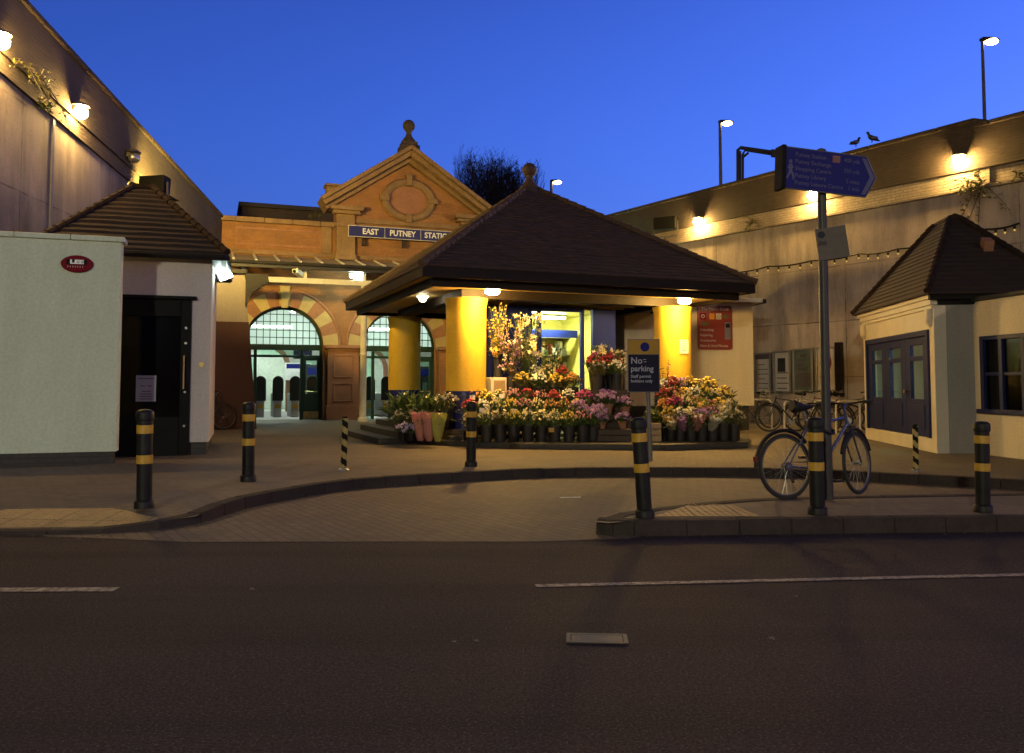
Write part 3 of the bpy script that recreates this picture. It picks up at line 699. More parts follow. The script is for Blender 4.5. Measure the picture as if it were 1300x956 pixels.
for (x, z, w, h, st2, lab) in ((-3.55,1.9,.55,.85,'poster_art','blue green poster on the back wall of the hall, far left'),(-.35,2.7,.8,.5,'sign_navy','dark notice high on the back wall of the hall'),(4.2,1.9,.6,.9,'paper','pale poster on the back wall of the hall, right')):
    mb = MB(); mb.box(-w/2,w/2,-.03,.0,-h/2,h/2); o = mb.build('wall_poster', M[st2], None, loc=stw(x, 9.48, z), rot=(0,0,STR)); tag(o, lab, 'poster')
for c9 in (-2.0, 2.3):
    mb = MB()
    for i in range(14):
        a0, a1 = pi*i/14, pi*(i+1)/14
        mb.prism([(c9 - q*cos(a), 9.40, 2.0 + q*sin(a)) for q, a in ((.95,a0),(.95,a1),(1.15,a1),(1.15,a0))], (0,.098,0))
    mb.box(c9-1.15,c9-.95,9.40,9.498,.13,2.0); mb.box(c9+.95,c9+1.15,9.40,9.498,.13,2.0); mb.build('hall_arch_trim', M['terracotta'], st)
mb = MB(); mb.box(X0,-3.3,9.45,9.499,.13,1.3); mb.box(-.8,1.1,9.45,9.499,.13,1.3); mb.box(3.5,X1,9.45,9.499,.13,1.3); mb.build('hall_dado', M['green_paint'], st)
mb = MB(); mb.box(-.55,.55,-.04,.04,1.5,2.25); bd = mb.build('hall_notice_board', M['white_paint'], None, loc=stw(-.62,8.6,0), rot=(0,0,STR))
mb = MB(); mb.box(-.5,.5,-.045,-.04,2.0,2.2); mb.build('header_band', M['sign_blue'], bd); mb = MB(); mb.box(-.06,-.02,-.02,.02,.13,1.5); mb.box(.02,.06,-.02,.02,.13,1.5); mb.build('leg', M['dark_steel'], bd)
tag(bd, 'white notice board with blue header standing inside the ticket hall', 'notice board')

# station name board
nb = empty('station_name_board', stw(gc, -.34, 6.47), STR, 'long blue nameboard with white lettering EAST PUTNEY STATION on the gable', 'sign')
mb = MB(); mb.box(-2.1, 2.1, -.03, .03, -.175, .175); mb.build('board', M['station_blue'], nb)
mb = MB()
for (a,b,c,d) in ((-2.12,2.12,.175,.193),(-2.12,2.12,-.193,-.175),(-2.12,-2.1,-.175,.175),(2.1,2.12,-.175,.175),(-.885,-.872,-.175,.175),(.37,.383,-.175,.175)): mb.box(a,b,-.04,.035,c,d)
mb.build('board_edge', M['white_pole'], nb)
for (t, x) in (('EAST', -1.37), ('PUTNEY', -.26), ('STATION', 1.02)): text(t, .27, M['white_paint'], nb, (x, -.034, 0), align='CENTER', bold=.007, space=1.0, sx=.90)
mb = MB()
for x in (-1.6, -.2, 1.5): mb.box(x-.02, x+.02, .03, .25, -.45, .2)
mb.build('bracket', M['dark_steel'], nb)

# entrance canopy
ca = empty('entrance_canopy', ST0, STR, 'sloping glazed canopy on white posts across the station front', 'canopy')
ZW, ZF, YF, cx0, cx1 = 5.52, 5.06, -1.95, -4.25, 6.2
pitch = .66; kx = cx0; gl = MB(); rb = MB(); i = 0
while kx < cx1 - .1:
    gl.quad((kx,-.02,ZW),(kx+pitch,-.02,ZW),(kx+pitch,YF,ZF),(kx,YF,ZF))
    rb.prism([(kx-.035,-.02,ZW+.012),(kx+.035,-.02,ZW+.012),(kx+.035,YF,ZF+.012),(kx-.035,YF,ZF+.012)], (0,0,.045))
    rb.prism([(kx-.06,-.02,ZW-.004),(kx+.06,-.02,ZW-.004),(kx+.06,YF,ZF-.004),(kx-.06,YF,ZF-.004)], (0,0,-.16))
    kx += pitch
gl.build('glass_panel', M['canopy_glass'], ca); rb.build('glazing_rib', M['white_pole'], ca)
mb = MB(); mb.box(cx0, cx1, YF-.10, YF+.02, ZF-.20, ZF-.01); mb.tube([(cx0,YF-.14,ZF-.05),(cx1,YF-.14,ZF-.05)], .055, 8); mb.build('gutter_fascia', M['dark_steel'], ca)
mb = MB(); mb.box(cx0, cx1, -1.78, -1.62, 4.45, 4.62); mb.build('beam', M['white_pole'], ca, bevel=.01)
mb = MB()
for x in (-3.3, -1.45, .4, 2.35, 4.3): mb.prism([(x-.05,-1.72,4.45),(x-.05,-1.72,4.9),(x-.05,-.02,5.3),(x-.05,-.02,5.18)], (.1,0,0))
mb.build('rafter', M['white_pole'], ca)
for x in (.4, 4.3):
    mb = MB(); mb.lathe([(.16,.12),(.16,.22),(.11,.26),(.105,2.2),(.12,2.22),(.12,2.28),(.10,2.3),(.095,4.1),(.15,4.2),(.15,4.3),(.10,4.34),(.10,4.45)], 18, (x,-1.7,0)); mb.build('post', M['white_pole'], ca, smooth=True)
cl = empty('canopy_light', stw(.22, -1.5, 4.78), STR, 'oval greenish tube light under the canopy at the white post', 'lamp')
mb = MB(); mb.ball((0,0,0), .2, 14, 8, (1.3,.8,.42)); mb.build('diffuser', M['lamp_canopy'], cl, smooth=True)
mb = MB(); mb.box(-.28,.28,-.1,.1,.075,.12); mb.box(-.02,.02,-.02,.02,.12,.3); mb.build('housing', M['grey_paint'], cl)
cc = empty('security_camera', stw(-1.62, -1.72, 4.8), STR + radians(-30), 'white security camera below the station canopy', 'camera')
mb = MB(); mb.obox((0,-.12,-.03), (.09,0,0), (0,.24,-.05), (0,.01,.075)); mb.build('body', M['white_paint'], cc, bevel=.02)
mb = MB(); mb.tube([(0,.02,.03),(0,.06,.16),(0,.06,.25)], .03, 8); mb.build('bracket', M['white_paint'], cc)
mb = MB(); mb.lathe([(.05,-.40),(.05,-.365)], 12, (0,0,-.02), ax='y'); mb.build('lens', M['black_plastic'], cc)

# block behind the station and the tree
bb = empty('rear_building', stw(-3.15, 5.5, 0), STR, 'dark flat roofed brick block rising behind the station parapet', 'building')
mb = MB(); mb.box(0, 4.6, 0, 6, 5.35, 8.25); mb.build('wall', M['dark_brick'], bb)
mb = MB(); mb.box(-.12, 4.72, -.12, 6.12, 8.253, 8.42); mb.build('roof_edge', M['bitumen'], bb, bevel=.02)
# ------------------------------------------------------------------ tiled pyramid roofs
def hip_roof(mb, cx, cy, hx, hy, z0, rx, ry, z1, n, lip=.035, seg=.3, jit=.006):
    """stepped courses of tiles from an eave rectangle up to a short ridge rectangle"""
    def ring(t, off):
        a, b, z = hx + (rx-hx)*t, hy + (ry-hy)*t, z0 + (z1-z0)*t + off
        return [(cx-a,cy-b,z),(cx+a,cy-b,z),(cx+a,cy+b,z),(cx-a,cy+b,z)]
    for i in range(n):
        lo, hi, un = ring(i/n, lip), ring(min(1,(i+1.04)/n), .004), ring(i/n, -.004)
        for s in range(4):
            a, b = V(lo[s]), V(lo[(s+1)%4]); c, d = V(hi[s]), V(hi[(s+1)%4]); e, f = V(un[s]), V(un[(s+1)%4])
            k = max(1, int((b-a).length/seg)); js = [R.uniform(-jit, jit) for _ in range(k+1)]
            for j in range(k):
                t0, t1 = j/k, (j+1)/k; d0, d1 = V((0,0,js[j])), V((0,0,js[j]*.3+js[j+1]*.7))
                p, q = a.lerp(b,t0)+d0, a.lerp(b,t1)+d1
                mb.quad(p, q, c.lerp(d,t1), c.lerp(d,t0)); mb.quad(e.lerp(f,t0), e.lerp(f,t1), q, p)
def hips(mb, cx, cy, hx, hy, z0, rx, ry, z1, n, r=.09, step=True):
    for sx, sy in ((-1,-1),(1,-1),(1,1),(-1,1)):
        a = V((cx+sx*hx, cy+sy*hy, z0+.03)); b = V((cx+sx*rx, cy+sy*ry, z1+.03))
        for i in range(n):
            p, q = a.lerp(b, i/n), a.lerp(b, (i+1.12)/n)
            mb.tube([p, q], [r*1.15, r*.85], 8)
def eave_box(mb, cx, cy, hx, hy, z0, z1, w):
    mb.box(cx-hx, cx+hx, cy-hy, cy-hy+w, z0, z1); mb.box(cx-hx, cx+hx, cy+hy-w, cy+hy, z0, z1)
    mb.box(cx-hx, cx-hx+w, cy-hy+w, cy+hy-w, z0, z1); mb.box(cx+hx-w, cx+hx, cy-hy+w, cy+hy-w, z0, z1)

# ------------------------------------------------------------------ left pavilion and its screen wall
PB0 = V((-5.0, 13.75, 0)); PBR = radians(18)
def pbw(x, y, z): return V((PB0.x + x*cos(PBR) - y*sin(PBR), PB0.y + x*sin(PBR) + y*cos(PBR), z))
pb = empty('shop_pavilion', PB0, PBR, 'off white pavilion with black glazed door and brown tile roof behind the white wall', 'building')
mb = MB(); mb.box(-2.45,-1.5,0,.25,.33,3.37); mb.box(-.30,0,0,.25,.33,3.37); mb.box(-1.5,-.30,0,.25,2.66,3.37)
mb.box(-.25,0,.25,2.7,.33,3.37); mb.box(-2.45,-2.2,.25,2.7,.33,3.37); mb.box(-2.2,-.25,2.45,2.7,.33,3.37); mb.build('wall', M['pink_render'], pb)
mb = MB(); mb.box(-2.42,-1.5,.04,.25,.1,.328); mb.box(-.30,-.04,.04,.25,.1,.328); mb.box(-.25,-.04,.25,2.66,.1,.328); mb.build('plinth', M['plinth_brick'], pb)
mb = MB(); eave_box(mb, -1.2, 1.35, 1.40, 1.57, 3.32, 3.43, .06); mb.box(-2.58,.18,-.20,2.90,3.375,3.39); mb.build('eaves', M['brown_fascia'], pb)
mb = MB(); hip_roof(mb, -1.2, 1.35, 1.44, 1.61, 3.40, .17, .24, 4.70, 13, .055, .24, .010); mb.box(-1.36,-1.04,1.12,1.58,4.68,4.76); ro = mb.build('roof', M['tile_dark'], pb)
mb = MB(); hips(mb, -1.2, 1.35, 1.44, 1.61, 3.42, .17, .24, 4.71, 13, .058); mb.tube([(-1.37,1.1,4.75),(-1.03,1.1,4.75),(-1.03,1.6,4.75),(-1.37,1.6,4.75)], .07, 8, closed=True); mb.build('hip_tile', M['hip_dark'], ro)
mb = MB(); mb.tube([(-2.62,-.28,3.36),(.20,-.28,3.36),(.24,-.24,3.36),(.24,2.9,3.36)], .05, 8); mb.build('gutter', M['black_plastic'], pb)
mb = MB(); mb.box(-1.5,-1.36,-.05,.12,.12,2.66); mb.box(-.46,-.30,-.05,.12,.12,2.66); mb.box(-1.36,-.46,-.05,.12,2.38,2.66); mb.box(-1.36,-.46,-.05,.12,.12,.75)
mb.box(-1.58,-.22,-.10,.0,2.663,2.72); dr = mb.build('door', M['black_paint'], pb, bevel=.01)
mb = MB(); mb.box(-1.36,-.46,.03,.04,.75,2.38); mb.build('door_glass', M['dark_glass'], dr)
mb = MB(); mb.box(-1.12,-.82,.018,.026,1.0,1.42); nt = mb.build('notice', mat('pale blue notice paper', (.30,.30,.36), .5, var=.06), dr)
mb = MB()
for (z, a, b) in ((1.37,-1.09,-.86),(1.25,-1.06,-.98),(1.25,-.95,-.88),(1.16,-1.03,-.90),(1.12,-1.06,-.88),(1.08,-1.06,-.88),(1.04,-1.06,-.88)): mb.box(a, b, .013, .017, z-.008, z+.008)
mb.build('print', M['ink'], dr)
mb = MB(); mb.tube([(-.40,-.12,1.2),(-.40,-.12,1.75)], .014, 8); mb.tube([(-.40,-.12,1.24),(-.40,-.04,1.24)], .01, 6); mb.tube([(-.40,-.12,1.7),(-.40,-.04,1.7)], .01, 6); mb.build('handle', M['brass'], dr, smooth=True)
mb = MB()
for z in (2.2, 1.95, 1.15, .6): mb.lathe([(.02,-.065),(.02,-.05)], 10, (-.38,0,z), ax='y')
mb.build('lock', M['steel'], dr)
mb = MB(); mb.lathe([(.045,-.04),(.045,-.001)], 12, (-.13,0,1.6), ax='y'); mb.build('bell_push', M['brass'], pb)
mb = MB(); mb.quad((-2.45,.25,.14),(-.25,.25,.14),(-.25,2.45,.14),(-2.45,2.45,.14)); mb.build('shop_floor', M['dark_wood'], pb)
mb = MB(); mb.box(-2.2,-.5,1.6,1.9,.14,1.1); mb.box(-1.9,-1.0,2.3,2.44,.9,2.0); mb.build('counter', M['wood'], pb)

sw = empty('screen_wall', PB0, PBR, 'low white rendered wall with pale coping stones at the left edge', 'wall')
mb = MB(); mb.box(-7.5,-1.217,-1.287,-1.04,.30,3.36); mb.build('wall', M['white_render'], sw)
mb = MB(); mb.box(-7.5,-1.26,-1.25,-1.06,.1,.298); mb.build('plinth', M['plinth_brick'], sw)
mb = MB()
for i in range(9): mb.box(-1.17-.72*(i+1)+.008, -1.17-.72*i, -1.33, -1.0, 3.363, 3.44)
mb.build('coping', M['white_render'], sw, bevel=.012)
# oval sign on that wall
def on_plane(px, py, o, n):
    d = ray(px, py); c = V((0,0,H)); return c + d*((o - c).dot(n)/d.dot(n))
pn = V((sin(PBR), -cos(PBR), 0)); op = on_plane(98.5, 335.5, pbw(0,-1.287,0), pn)
ov = empty('oval_sign', op + pn*.03, PBR, 'small crimson oval plaque reading LEE on the white wall', 'sign')
mb = MB(); n = 32
mb.prism([(.21*cos(2*pi*i/n), -.025, .125*sin(2*pi*i/n)) for i in range(n)], (0,.05,0)); mb.build('plaque', M['oval_red'], ov, bevel=.012)
mb = MB(); mb.box(-.135,.135,-.030,-.024,-.012,.062); mb.build('name_panel', M['black_paint'], ov)
text('LEE', .078, M['white_paint'], ov, (0,-.033,.024), align='CENTER', sx=1.55, bold=.004)
mb = MB()
for i in range(7): mb.box(-.12+i*.032, -.112+i*.032, -.029, -.024, -.055, -.032)
mb.build('small_print', M['off_white'], ov)

# ------------------------------------------------------------------ right pavilion and shop wing
PC0 = V((7.13, 14.0, 0)); PCR = radians(-7)
def pcw(x, y, z): return V((PC0.x + x*cos(PCR) - y*sin(PCR), PC0.y + x*sin(PCR) + y*cos(PCR), z))
pc = empty('door_pavilion', PC0, PCR, 'small cream pavilion with blue glazed folding doors and a steep brown tile roof', 'building')
mb = MB()
mb.box(0,.2,0,.22,.1,2.62); mb.box(0,.2,3.76,4.0,.1,2.62); mb.box(0,.2,.22,3.76,2.22,2.62); mb.box(0,.2,.22,3.76,.1,.36); mb.build('door_wall', M['cream_paint'], pc, bevel=.004)
mb = MB(); mb.box(.203,2.0,-.0,.2,.1,2.62); mb.box(1.8,2.0,.2,4.0,.1,2.62); mb.box(.2,1.8,3.8,4.0,.1,2.62); mb.build('wall', M['grey_render'], pc)
mb = MB(); mb.box(-.06,.06,-.03,4.03,2.623,2.72); mb.box(-.035,.03,.0,4.0,2.56,2.62); eave_box(mb, 1.0, 2.0, 1.1, 2.1, 2.722, 2.80, .05); mb.build('eaves', M['cream_paint'], pc, bevel=.006)
mb = MB()
for y in (.14, 3.88): mb.lathe([(.02,2.25),(.075,2.32),(.09,2.42),(.09,2.56)], 14, (-.01,y,0))
mb.build('corbel', M['cream_paint'], pc, smooth=True)
mb = MB(); mb.box(.063,2.1,-.05,.05,2.623,2.72); mb.box(-.1,2.1,-.14,-.05,2.70,2.80); mb.build('gutter', M['black_paint'], pc)
mb = MB(); hip_roof(mb, 1.0, 2.0, 1.16, 2.2, 2.79, .08, .42, 4.38, 17, .032, .28, .006); mb.box(.94,1.06,1.6,2.4,4.36,4.42); ro = mb.build('roof', M['tile_dark'], pc)
mb = MB(); hips(mb, 1.0, 2.0, 1.16, 2.2, 2.81, .08, .42, 4.38, 17, .055); mb.tube([(1.0,1.56,4.40),(1.0,2.44,4.40)], .09, 8); mb.build('hip_tile', M['hip_dark'], ro)
mb = MB(); mb.obox((1.22,.80,3.72), (.08,0,0), (0,.09,.05), (0,-.05,.13)); mb.build('roof_vent', M['terracotta'], pc, bevel=.01)
mb = MB(); mb.quad((.2,.2,.35),(1.8,.2,.35),(1.8,3.8,.35),(.2,3.8,.35)); mb.quad((.2,.2,2.55),(.2,3.8,2.55),(1.8,3.8,2.55),(1.8,.2,2.55)); mb.build('interior', M['hall'], pc)
t = MB(); t.box(.55,.63,.6,1.9,2.42,2.46); t = t.build('tube_light', emit('green tube glow indoors', (.55,1.0,.62), 14), None, loc=PC0, rot=(0,0,PCR)); tag(t, 'greenish tube light inside the pavilion with blue doors', 'ceiling light')
q = MB(); q.box(.53,.65,.55,1.95,2.463,2.548); q.build('tube_housing', M['white_paint'], t)
mb = MB(); mb.box(1.5,1.78,.5,3.5,.36,.9); mb.box(1.6,1.78,2.4,2.9,.9,1.9); mb.box(1.55,1.7,.7,1.2,.9,1.25); mb.build('cupboard', M['wood'], pc)
fl = MB()
fl.box(-.04,.10,.22,.30,.36,2.22); fl.box(-.04,.10,3.68,3.76,.36,2.22); fl.box(-.04,.10,.30,3.68,2.12,2.22); fl.build('door_frame', M['door_blue'], pc, bevel=.006)
for i, y in enumerate((.302, 1.43, 2.558)):
    w = 1.12; mb = MB()
    mb.box(0,.07,y,y+.24,.37,2.118); mb.box(0,.07,y+w-.24,y+w,.37,2.118); mb.box(0,.07,y+.24,y+w-.24,1.98,2.118); mb.box(0,.07,y+.24,y+w-.24,1.70,1.78); mb.box(0,.07,y+.24,y+w-.24,.37,1.02)
    d = mb.build('door', M['door_blue'], pc, bevel=.008)
    g = MB(); g.box(.03,.036,y+.24,y+w-.24,1.02,1.70); g.box(.03,.036,y+.24,y+w-.24,1.78,1.98); g.build('door_glass', M['clear_glass'], d)
    g = MB(); g.box(-.012,0,y+.20,y+w-.20,.50,.92); g.build('door_panel', M['door_blue'], d, bevel=.004)
mb = MB(); mb.lathe([(.035,-.06),(.03,-.02),(.012,0)], 10, (0,1.36,1.15), ax='x'); mb.build('handle', M['brass'], pc)
WG0 = pcw(.63, -.004, 0); WGR = atan2(-.99, .14)
wg = empty('shop_wing', WG0, WGR, 'low cream shop wall with a dark blue window at the right edge', 'building')
mb = MB(); mb.box(0,.16,0,.22,.1,2.66); mb.box(.16,3.4,0,.22,.1,.83); mb.box(.16,3.4,0,.22,2.07,2.66); mb.box(3.4,4.6,0,.22,.1,2.66); mb.box(4.38,4.6,.22,3.0,.1,2.66); mb.build('wall', M['cream_render'], wg)
mb = MB(); mb.box(-.0,4.65,-.06,3.05,2.663,2.73); mb.build('roof_edge', M['bitumen'], wg, bevel=.015)
mb = MB(); mb.box(.16,.24,-.03,.10,.83,2.07); mb.box(.24,3.4,-.03,.10,2.0,2.07); mb.box(.10,3.46,-.07,.02,.80,.87); mb.box(.24,3.4,.0,.07,1.42,1.47)
for x in (.62, 1.1, 1.6, 2.2, 2.8, 3.32): mb.box(x-.04, x+.04, -.02, .09, .872, 2.0)
wf = mb.build('window', M['door_blue'], wg, bevel=.006)
mb = MB(); mb.box(.24,3.36,.03,.036,.872,2.0); mb.build('window_glass', M['dark_glass'], wf)
mb = MB(); mb.quad((.1,.22,.14),(4.4,.22,.14),(4.4,2.6,.14),(.1,2.6,.14)); mb.quad((.1,2.6,.14),(4.4,2.6,.14),(4.4,2.6,2.6),(.1,2.6,2.6)); mb.box(.5,3,1.2,1.7,.14,1.1); mb.box(.4,.9,.9,1.1,.9,1.5); mb.build('interior', M['wood'], wg)

# ------------------------------------------------------------------ flower kiosk
KC = V((.415, 19.6, 0)); KR = radians(22)
def kw(u, v, z): return V((KC.x + u*cos(KR) - v*sin(KR), KC.y + u*sin(KR) + v*cos(KR), z))
kk = empty('flower_kiosk', KC, KR, 'open flower kiosk with a broad brown pyramid roof on fat yellow columns', 'kiosk')
mb = MB(); hip_roof(mb, 0, 0, 3.68, 3.68, 3.415, .10, .10, 5.935, 31, .032, .22, .008); ro = mb.build('roof', M['tile'], kk)
mb = MB(); hips(mb, 0, 0, 3.68, 3.68, 3.42, .08, .08, 5.93, 24, .07); mb.build('hip_tile', M['hip_tile'], ro)
mb = MB(); mb.lathe([(.30,5.80),(.24,5.98),(.14,6.08),(.085,6.20),(.10,6.26)], 18); mb.ball((0,0,6.40), .175, 18, 12); mb.build('finial', M['hip_tile'], ro, smooth=True)
mb = MB(); eave_box(mb, 0, 0, 3.66, 3.66, 3.22, 3.425, .05); eave_box(mb, 0, 0, 3.42, 3.42, 3.08, 3.24, .07); mb.build('fascia', M['brown_fascia'], kk, bevel=.006)
mb = MB(); mb.box(-3.60,3.60,-3.60,3.60,3.243,3.262); mb.box(-3.34,3.34,-3.34,3.34,3.17,3.188); mb.build('soffit', M['ochre_paint'], kk)
mb = MB(); eave_box(mb, 0, 0, 2.55, 2.55, 2.98, 3.167, .28); mb.build('ring_beam', M['brown_fascia'], kk, bevel=.008)
mb = MB()
for i in range(9):
    v = -2.0 + i*.5; mb.box(-2.26, 2.26, v-.03, v+.03, 3.08, 3.167)
mb.build('ceiling_joist', M['ochre_paint'], kk)
for (u, v) in ((-2.4,-2.4),(2.4,-2.4),(2.4,2.4),(-2.4,2.4)):
    mb = MB(); mb.lathe([(.40,1.153),(.40,2.72),(.405,2.82),(.425,2.92),(.44,2.977)], 40, (u,v,0)); c = mb.build('column', M['yellow_paint'], kk, smooth=True)
    mb = MB(); mb.lathe([(.405,.1),(.405,1.15)], 40, (u,v,0)); mb.build('tiled_base', M['blue_tile'], c, smooth=True)
mb = MB(); mb.box(-2.9,2.9,-2.9,2.9,.1,.30); mb.build('plinth', M['plinth_brick'], kk, bevel=.015)
# booth
mb = MB(); mb.box(-1.52,-.57,-1.30,-1.24,.3,3.0); mb.box(1.07,1.59,-1.30,-1.24,.3,3.0); mb.box(1.53,1.59,-1.24,1.5,.3,3.0); mb.box(-1.52,1.59,1.44,1.5,.3,3.0); mb.box(-1.52,-1.46,-1.24,1.44,.3,3.0)
mb.build('booth_panel', M['blue_paint'], kk, bevel=.006)
mb = MB(); mb.box(-.57,-.50,-1.32,-1.22,.3,3.0); mb.box(-.36,-.28,-1.32,-1.22,.3,3.0); mb.box(.70,.78,-1.32,-1.22,.3,3.0); mb.box(.99,1.07,-1.33,-1.21,.3,3.0); mb.box(-.28,.70,-1.31,-1.23,2.91,2.99); mb.box(-.50,-.36,-1.31,-1.23,2.9,2.99); mb.box(-.50,-.36,-1.31,-1.23,.3,1.2); mb.box(1.07,1.59,-1.31,-1.301,1.98,2.02)
mb.build('booth_frame', M['blue_paint'], kk, bevel=.006)
mb = MB(); mb.box(-.50,-.36,-1.28,-1.27,1.2,2.9); mb.box(.78,.99,-1.28,-1.27,.6,2.95); mb.build('booth_glass', M['clear_glass'], kk)
mb = MB(); mb.box(-1.45,1.52,1.42,1.437,.31,2.99); mb.box(-1.457,-1.44,-1.23,1.41,.31,2.99); mb.box(1.51,1.527,-1.23,1.41,.31,2.99); mb.box(-1.44,1.50,-1.23,1.41,2.96,2.99); mb.build('booth_lining', M['lime_paint'], kk)
mb = MB()
for z in (.9, 1.45, 2.0, 2.45): mb.box(.35,1.50,.9,1.40,z,z+.03)
for z in (.9, 1.45, 2.0): mb.box(-1.43,-1.0,-.9,1.38,z,z+.03)
mb.build('shelf', M['steel'], kk)
mb = MB(); mb.obox((.1,.3,2.52), (1.3,0,0), (0,.03,.0), (0,0,.09)); mb.build('blue_rail', M['blue_paint'], kk)
st_mats = [M['red'], M['steel'], M['dark_wood'], M['leaf'], M['paper'], M['orange']]
mb = MB()
for z in (.93, 1.48, 2.03):
    x = .40
    while x < 1.45:
        w = R.uniform(.06,.16); mb = MB(); mb.box(x, x+w, 1.0, 1.25, z, z+R.uniform(.12,.38)); mb.build('shelf_box', st_mats[R.randrange(6)], kk); x += w + R.uniform(.01,.05)
mb = MB(); mb.box(-.4,.5,-.1,.5,.3,1.1); mb.build('counter', M['dark_wood'], kk, bevel=.01)
tl = MB(); tl.box(-.7,.9,-.05,.05,2.86,2.90); t = tl.build('tube_light', M['lamp_booth'], None, loc=(KC.x,KC.y,0), rot=(0,0,KR)); tag(t, 'yellowish tube light on the ceiling of the flower kiosk booth', 'ceiling light')
tl = MB(); tl.box(-.75,.95,-.08,.08,2.903,2.958); tl.build('tube_housing', M['white_paint'], t)
# kiosk flood lamps on the fascia
def kiosk_lamp(px, py, Y, lab, aim):
    p = at(px, py, Y); o = empty('flood_lamp', p, KR, lab, 'lamp', 'flood lamps on the kiosk fascia')
    mb = MB(); mb.ball((0,0,0), .155, 14, 8, (1,.62,.42)); mb.build('lamp_lens', M['lamp_kiosk'], o, smooth=True)
    mb = MB(); mb.box(-.19,.19,-.12,.14,.07,.095); mb.box(-.03,.03,.02,.07,.095,.13); mb.build('housing', M['black_paint'], o, bevel=.008)
    return o
kiosk_lamp(625, 370.5, 15.80, 'glowing flood lamp beside the front yellow column of the kiosk', 0)
kiosk_lamp(869, 382.5, 17.40, 'glowing flood lamp above the right hand yellow column of the kiosk', 0)
dl = empty('downlight', kw(-2.9, -1.0, 3.165), KR, 'small round white downlight in the kiosk ceiling between the two left columns', 'lamp')
mb = MB(); mb.lathe([(.09,-.05),(.12,-.025),(.12,.0)], 16); mb.ball((0,0,-.05), .085, 12, 6); mb.build('lamp_lens', M['lamp_down'], dl, smooth=True)
mb = MB(); mb.lathe([(.14,-.012),(.15,.005)], 16); mb.build('rim', M['white_paint'], dl)
mb = MB(); mb.box(-.11,.11,-.001,.001,-.15,.15); pn_ = mb.build('paper_notice', M['paper'], None, loc=(3.717,17.908,at(869.5,440,17.9).z), rot=(0,0,radians(26)))
mb = MB()
for i in range(6): mb.box(-.08,.08-.02*(i%3),-.006,-.002,.11-.04*i-.006,.11-.04*i+.006)
mb.build('print', M['ink'], pn_); tag(pn_, 'white paper notice taped to the right hand yellow column', 'notice')
# steps on the left of the kiosk
sp = empty('brick_steps', kw(-3.35, -.6, 0), KR, 'low brick steps up the left side of the flower kiosk', 'steps')
mb = MB(); mb.box(-.75,.45,-1.6,1.9,.1,.24); mb.box(-.38,.45,-1.6,1.9,.24,.36); mb.box(-.02,.45,-1.6,1.9,.36,.48); mb.build('tread', M['plinth_brick'], sp, bevel=.01)
# flower display plinth in front
dpx = [(485,560),(560,566),(660,570.5),(850,572.5),(950,569)]
DP = [gnd(x, y, .12) for x, y in dpx]
pts = DP + [V((5.0, 17.6, 0)), V((3.9, 18.2, 0)), kw(2.3,-2.92,0), kw(-2.92,-2.92,0)]
ds = MB(); ds.prism([(p.x,p.y,.121) for p in pts], (0,0,.11)); tag(ds.build('display_plinth', M['plinth_brick'], bevel=.015), 'low dark brick kerb platform carrying the flower buckets', 'platform')

# phone kiosk behind the right column
pk0 = at(957, 490, 21.3); pkr = radians(8)
pk = empty('phone_kiosk', (pk0.x, 21.3, 0), pkr, 'plain cream kiosk wall carrying a red phone sign behind the yellow column', 'kiosk')
mb = MB(); mb.box(-3.4,0,0,1.6,.75,3.38); mb.build('wall', M['cream_render'], pk)
mb = MB(); mb.box(-3.3,-.1,.1,1.5,.1,.748); mb.build('base', M['bitumen'], pk)
mb = MB(); mb.box(-3.5,.22,-.14,1.75,3.383,3.50); mb.build('roof', M['white_pole'], pk, bevel=.01)
mb = MB(); mb.box(.22,.30,-.16,1.75,3.37,3.47); mb.build('gutter', M['black_plastic'], pk)
nrm = V((sin(pkr), -cos(pkr), 0)); pa = on_plane(885, 389, V((pk0.x,21.3,0)), nrm); pb_ = on_plane(929, 443, V((pk0.x,21.3,0)), nrm)
cx_, cz_ = (pa+pb_)/2, 0
wS, hS = abs(pb_.x-pa.x)/cos(pkr), abs(pa.z-pb_.z)
ps = empty('phone_sign', V((cx_.x, cx_.y, cx_.z)) + nrm*.03, pkr, 'red board listing The Phone Kiosk services on the cream wall', 'sign')
def rrect(w, h, r, y, k=5):
    pts = []
    for cx2, cy2, a0 in ((w/2-r,h/2-r,0),(-w/2+r,h/2-r,pi/2),(-w/2+r,-h/2+r,pi),(w/2-r,-h/2+r,1.5*pi)):
        pts += [(cx2 + r*cos(a0+pi/2*i/k), y, cy2 + r*sin(a0+pi/2*i/k)) for i in range(k+1)]
    return pts
mb = MB(); mb.prism(rrect(wS, hS+.04, .07, -.02), (0,.04,0)); mb.build('board', M['sign_red'], ps)
x0 = -wS/2 + .05
text('The Phone Kiosk', .105, M['off_white'], ps, (0,-.023,hS/2-.07), align='CENTER', bold=.002)
for i, t in enumerate(('Unlocking','Repairing','Accessories','New & Used Phones')): text(t, .088, M['off_white'], ps, (x0,-.023,-.06-.135*i), bold=.001)
mb = MB(); mb.mi = 0; mb.box(x0,x0+.16,-.026,-.02,hS/2-.34,hS/2-.17); mb.mi = 1; mb.box(x0+.25,x0+.39,-.026,-.02,hS/2-.33,hS/2-.18); mb.mi = 2; mb.box(x0+.43,x0+.57,-.026,-.02,hS/2-.33,hS/2-.18)
mb.mi = 3; mb.prism([(x0+.70+.09*cos(2*pi*i/14),-.026,hS/2-.25+.055*sin(2*pi*i/14)) for i in range(14)], (0,.006,0)); mb.mi = 4; mb.prism([(x0+.14+.12*cos(2*pi*i/14),-.026,hS/2-.45+.05*sin(2*pi*i/14)) for i in range(14)], (0,.006,0))
mb.build('logo_patch', [M['oval_red'], M['orange'], M['paper'], M['leaf_olive'], M['leaf_olive']], ps)
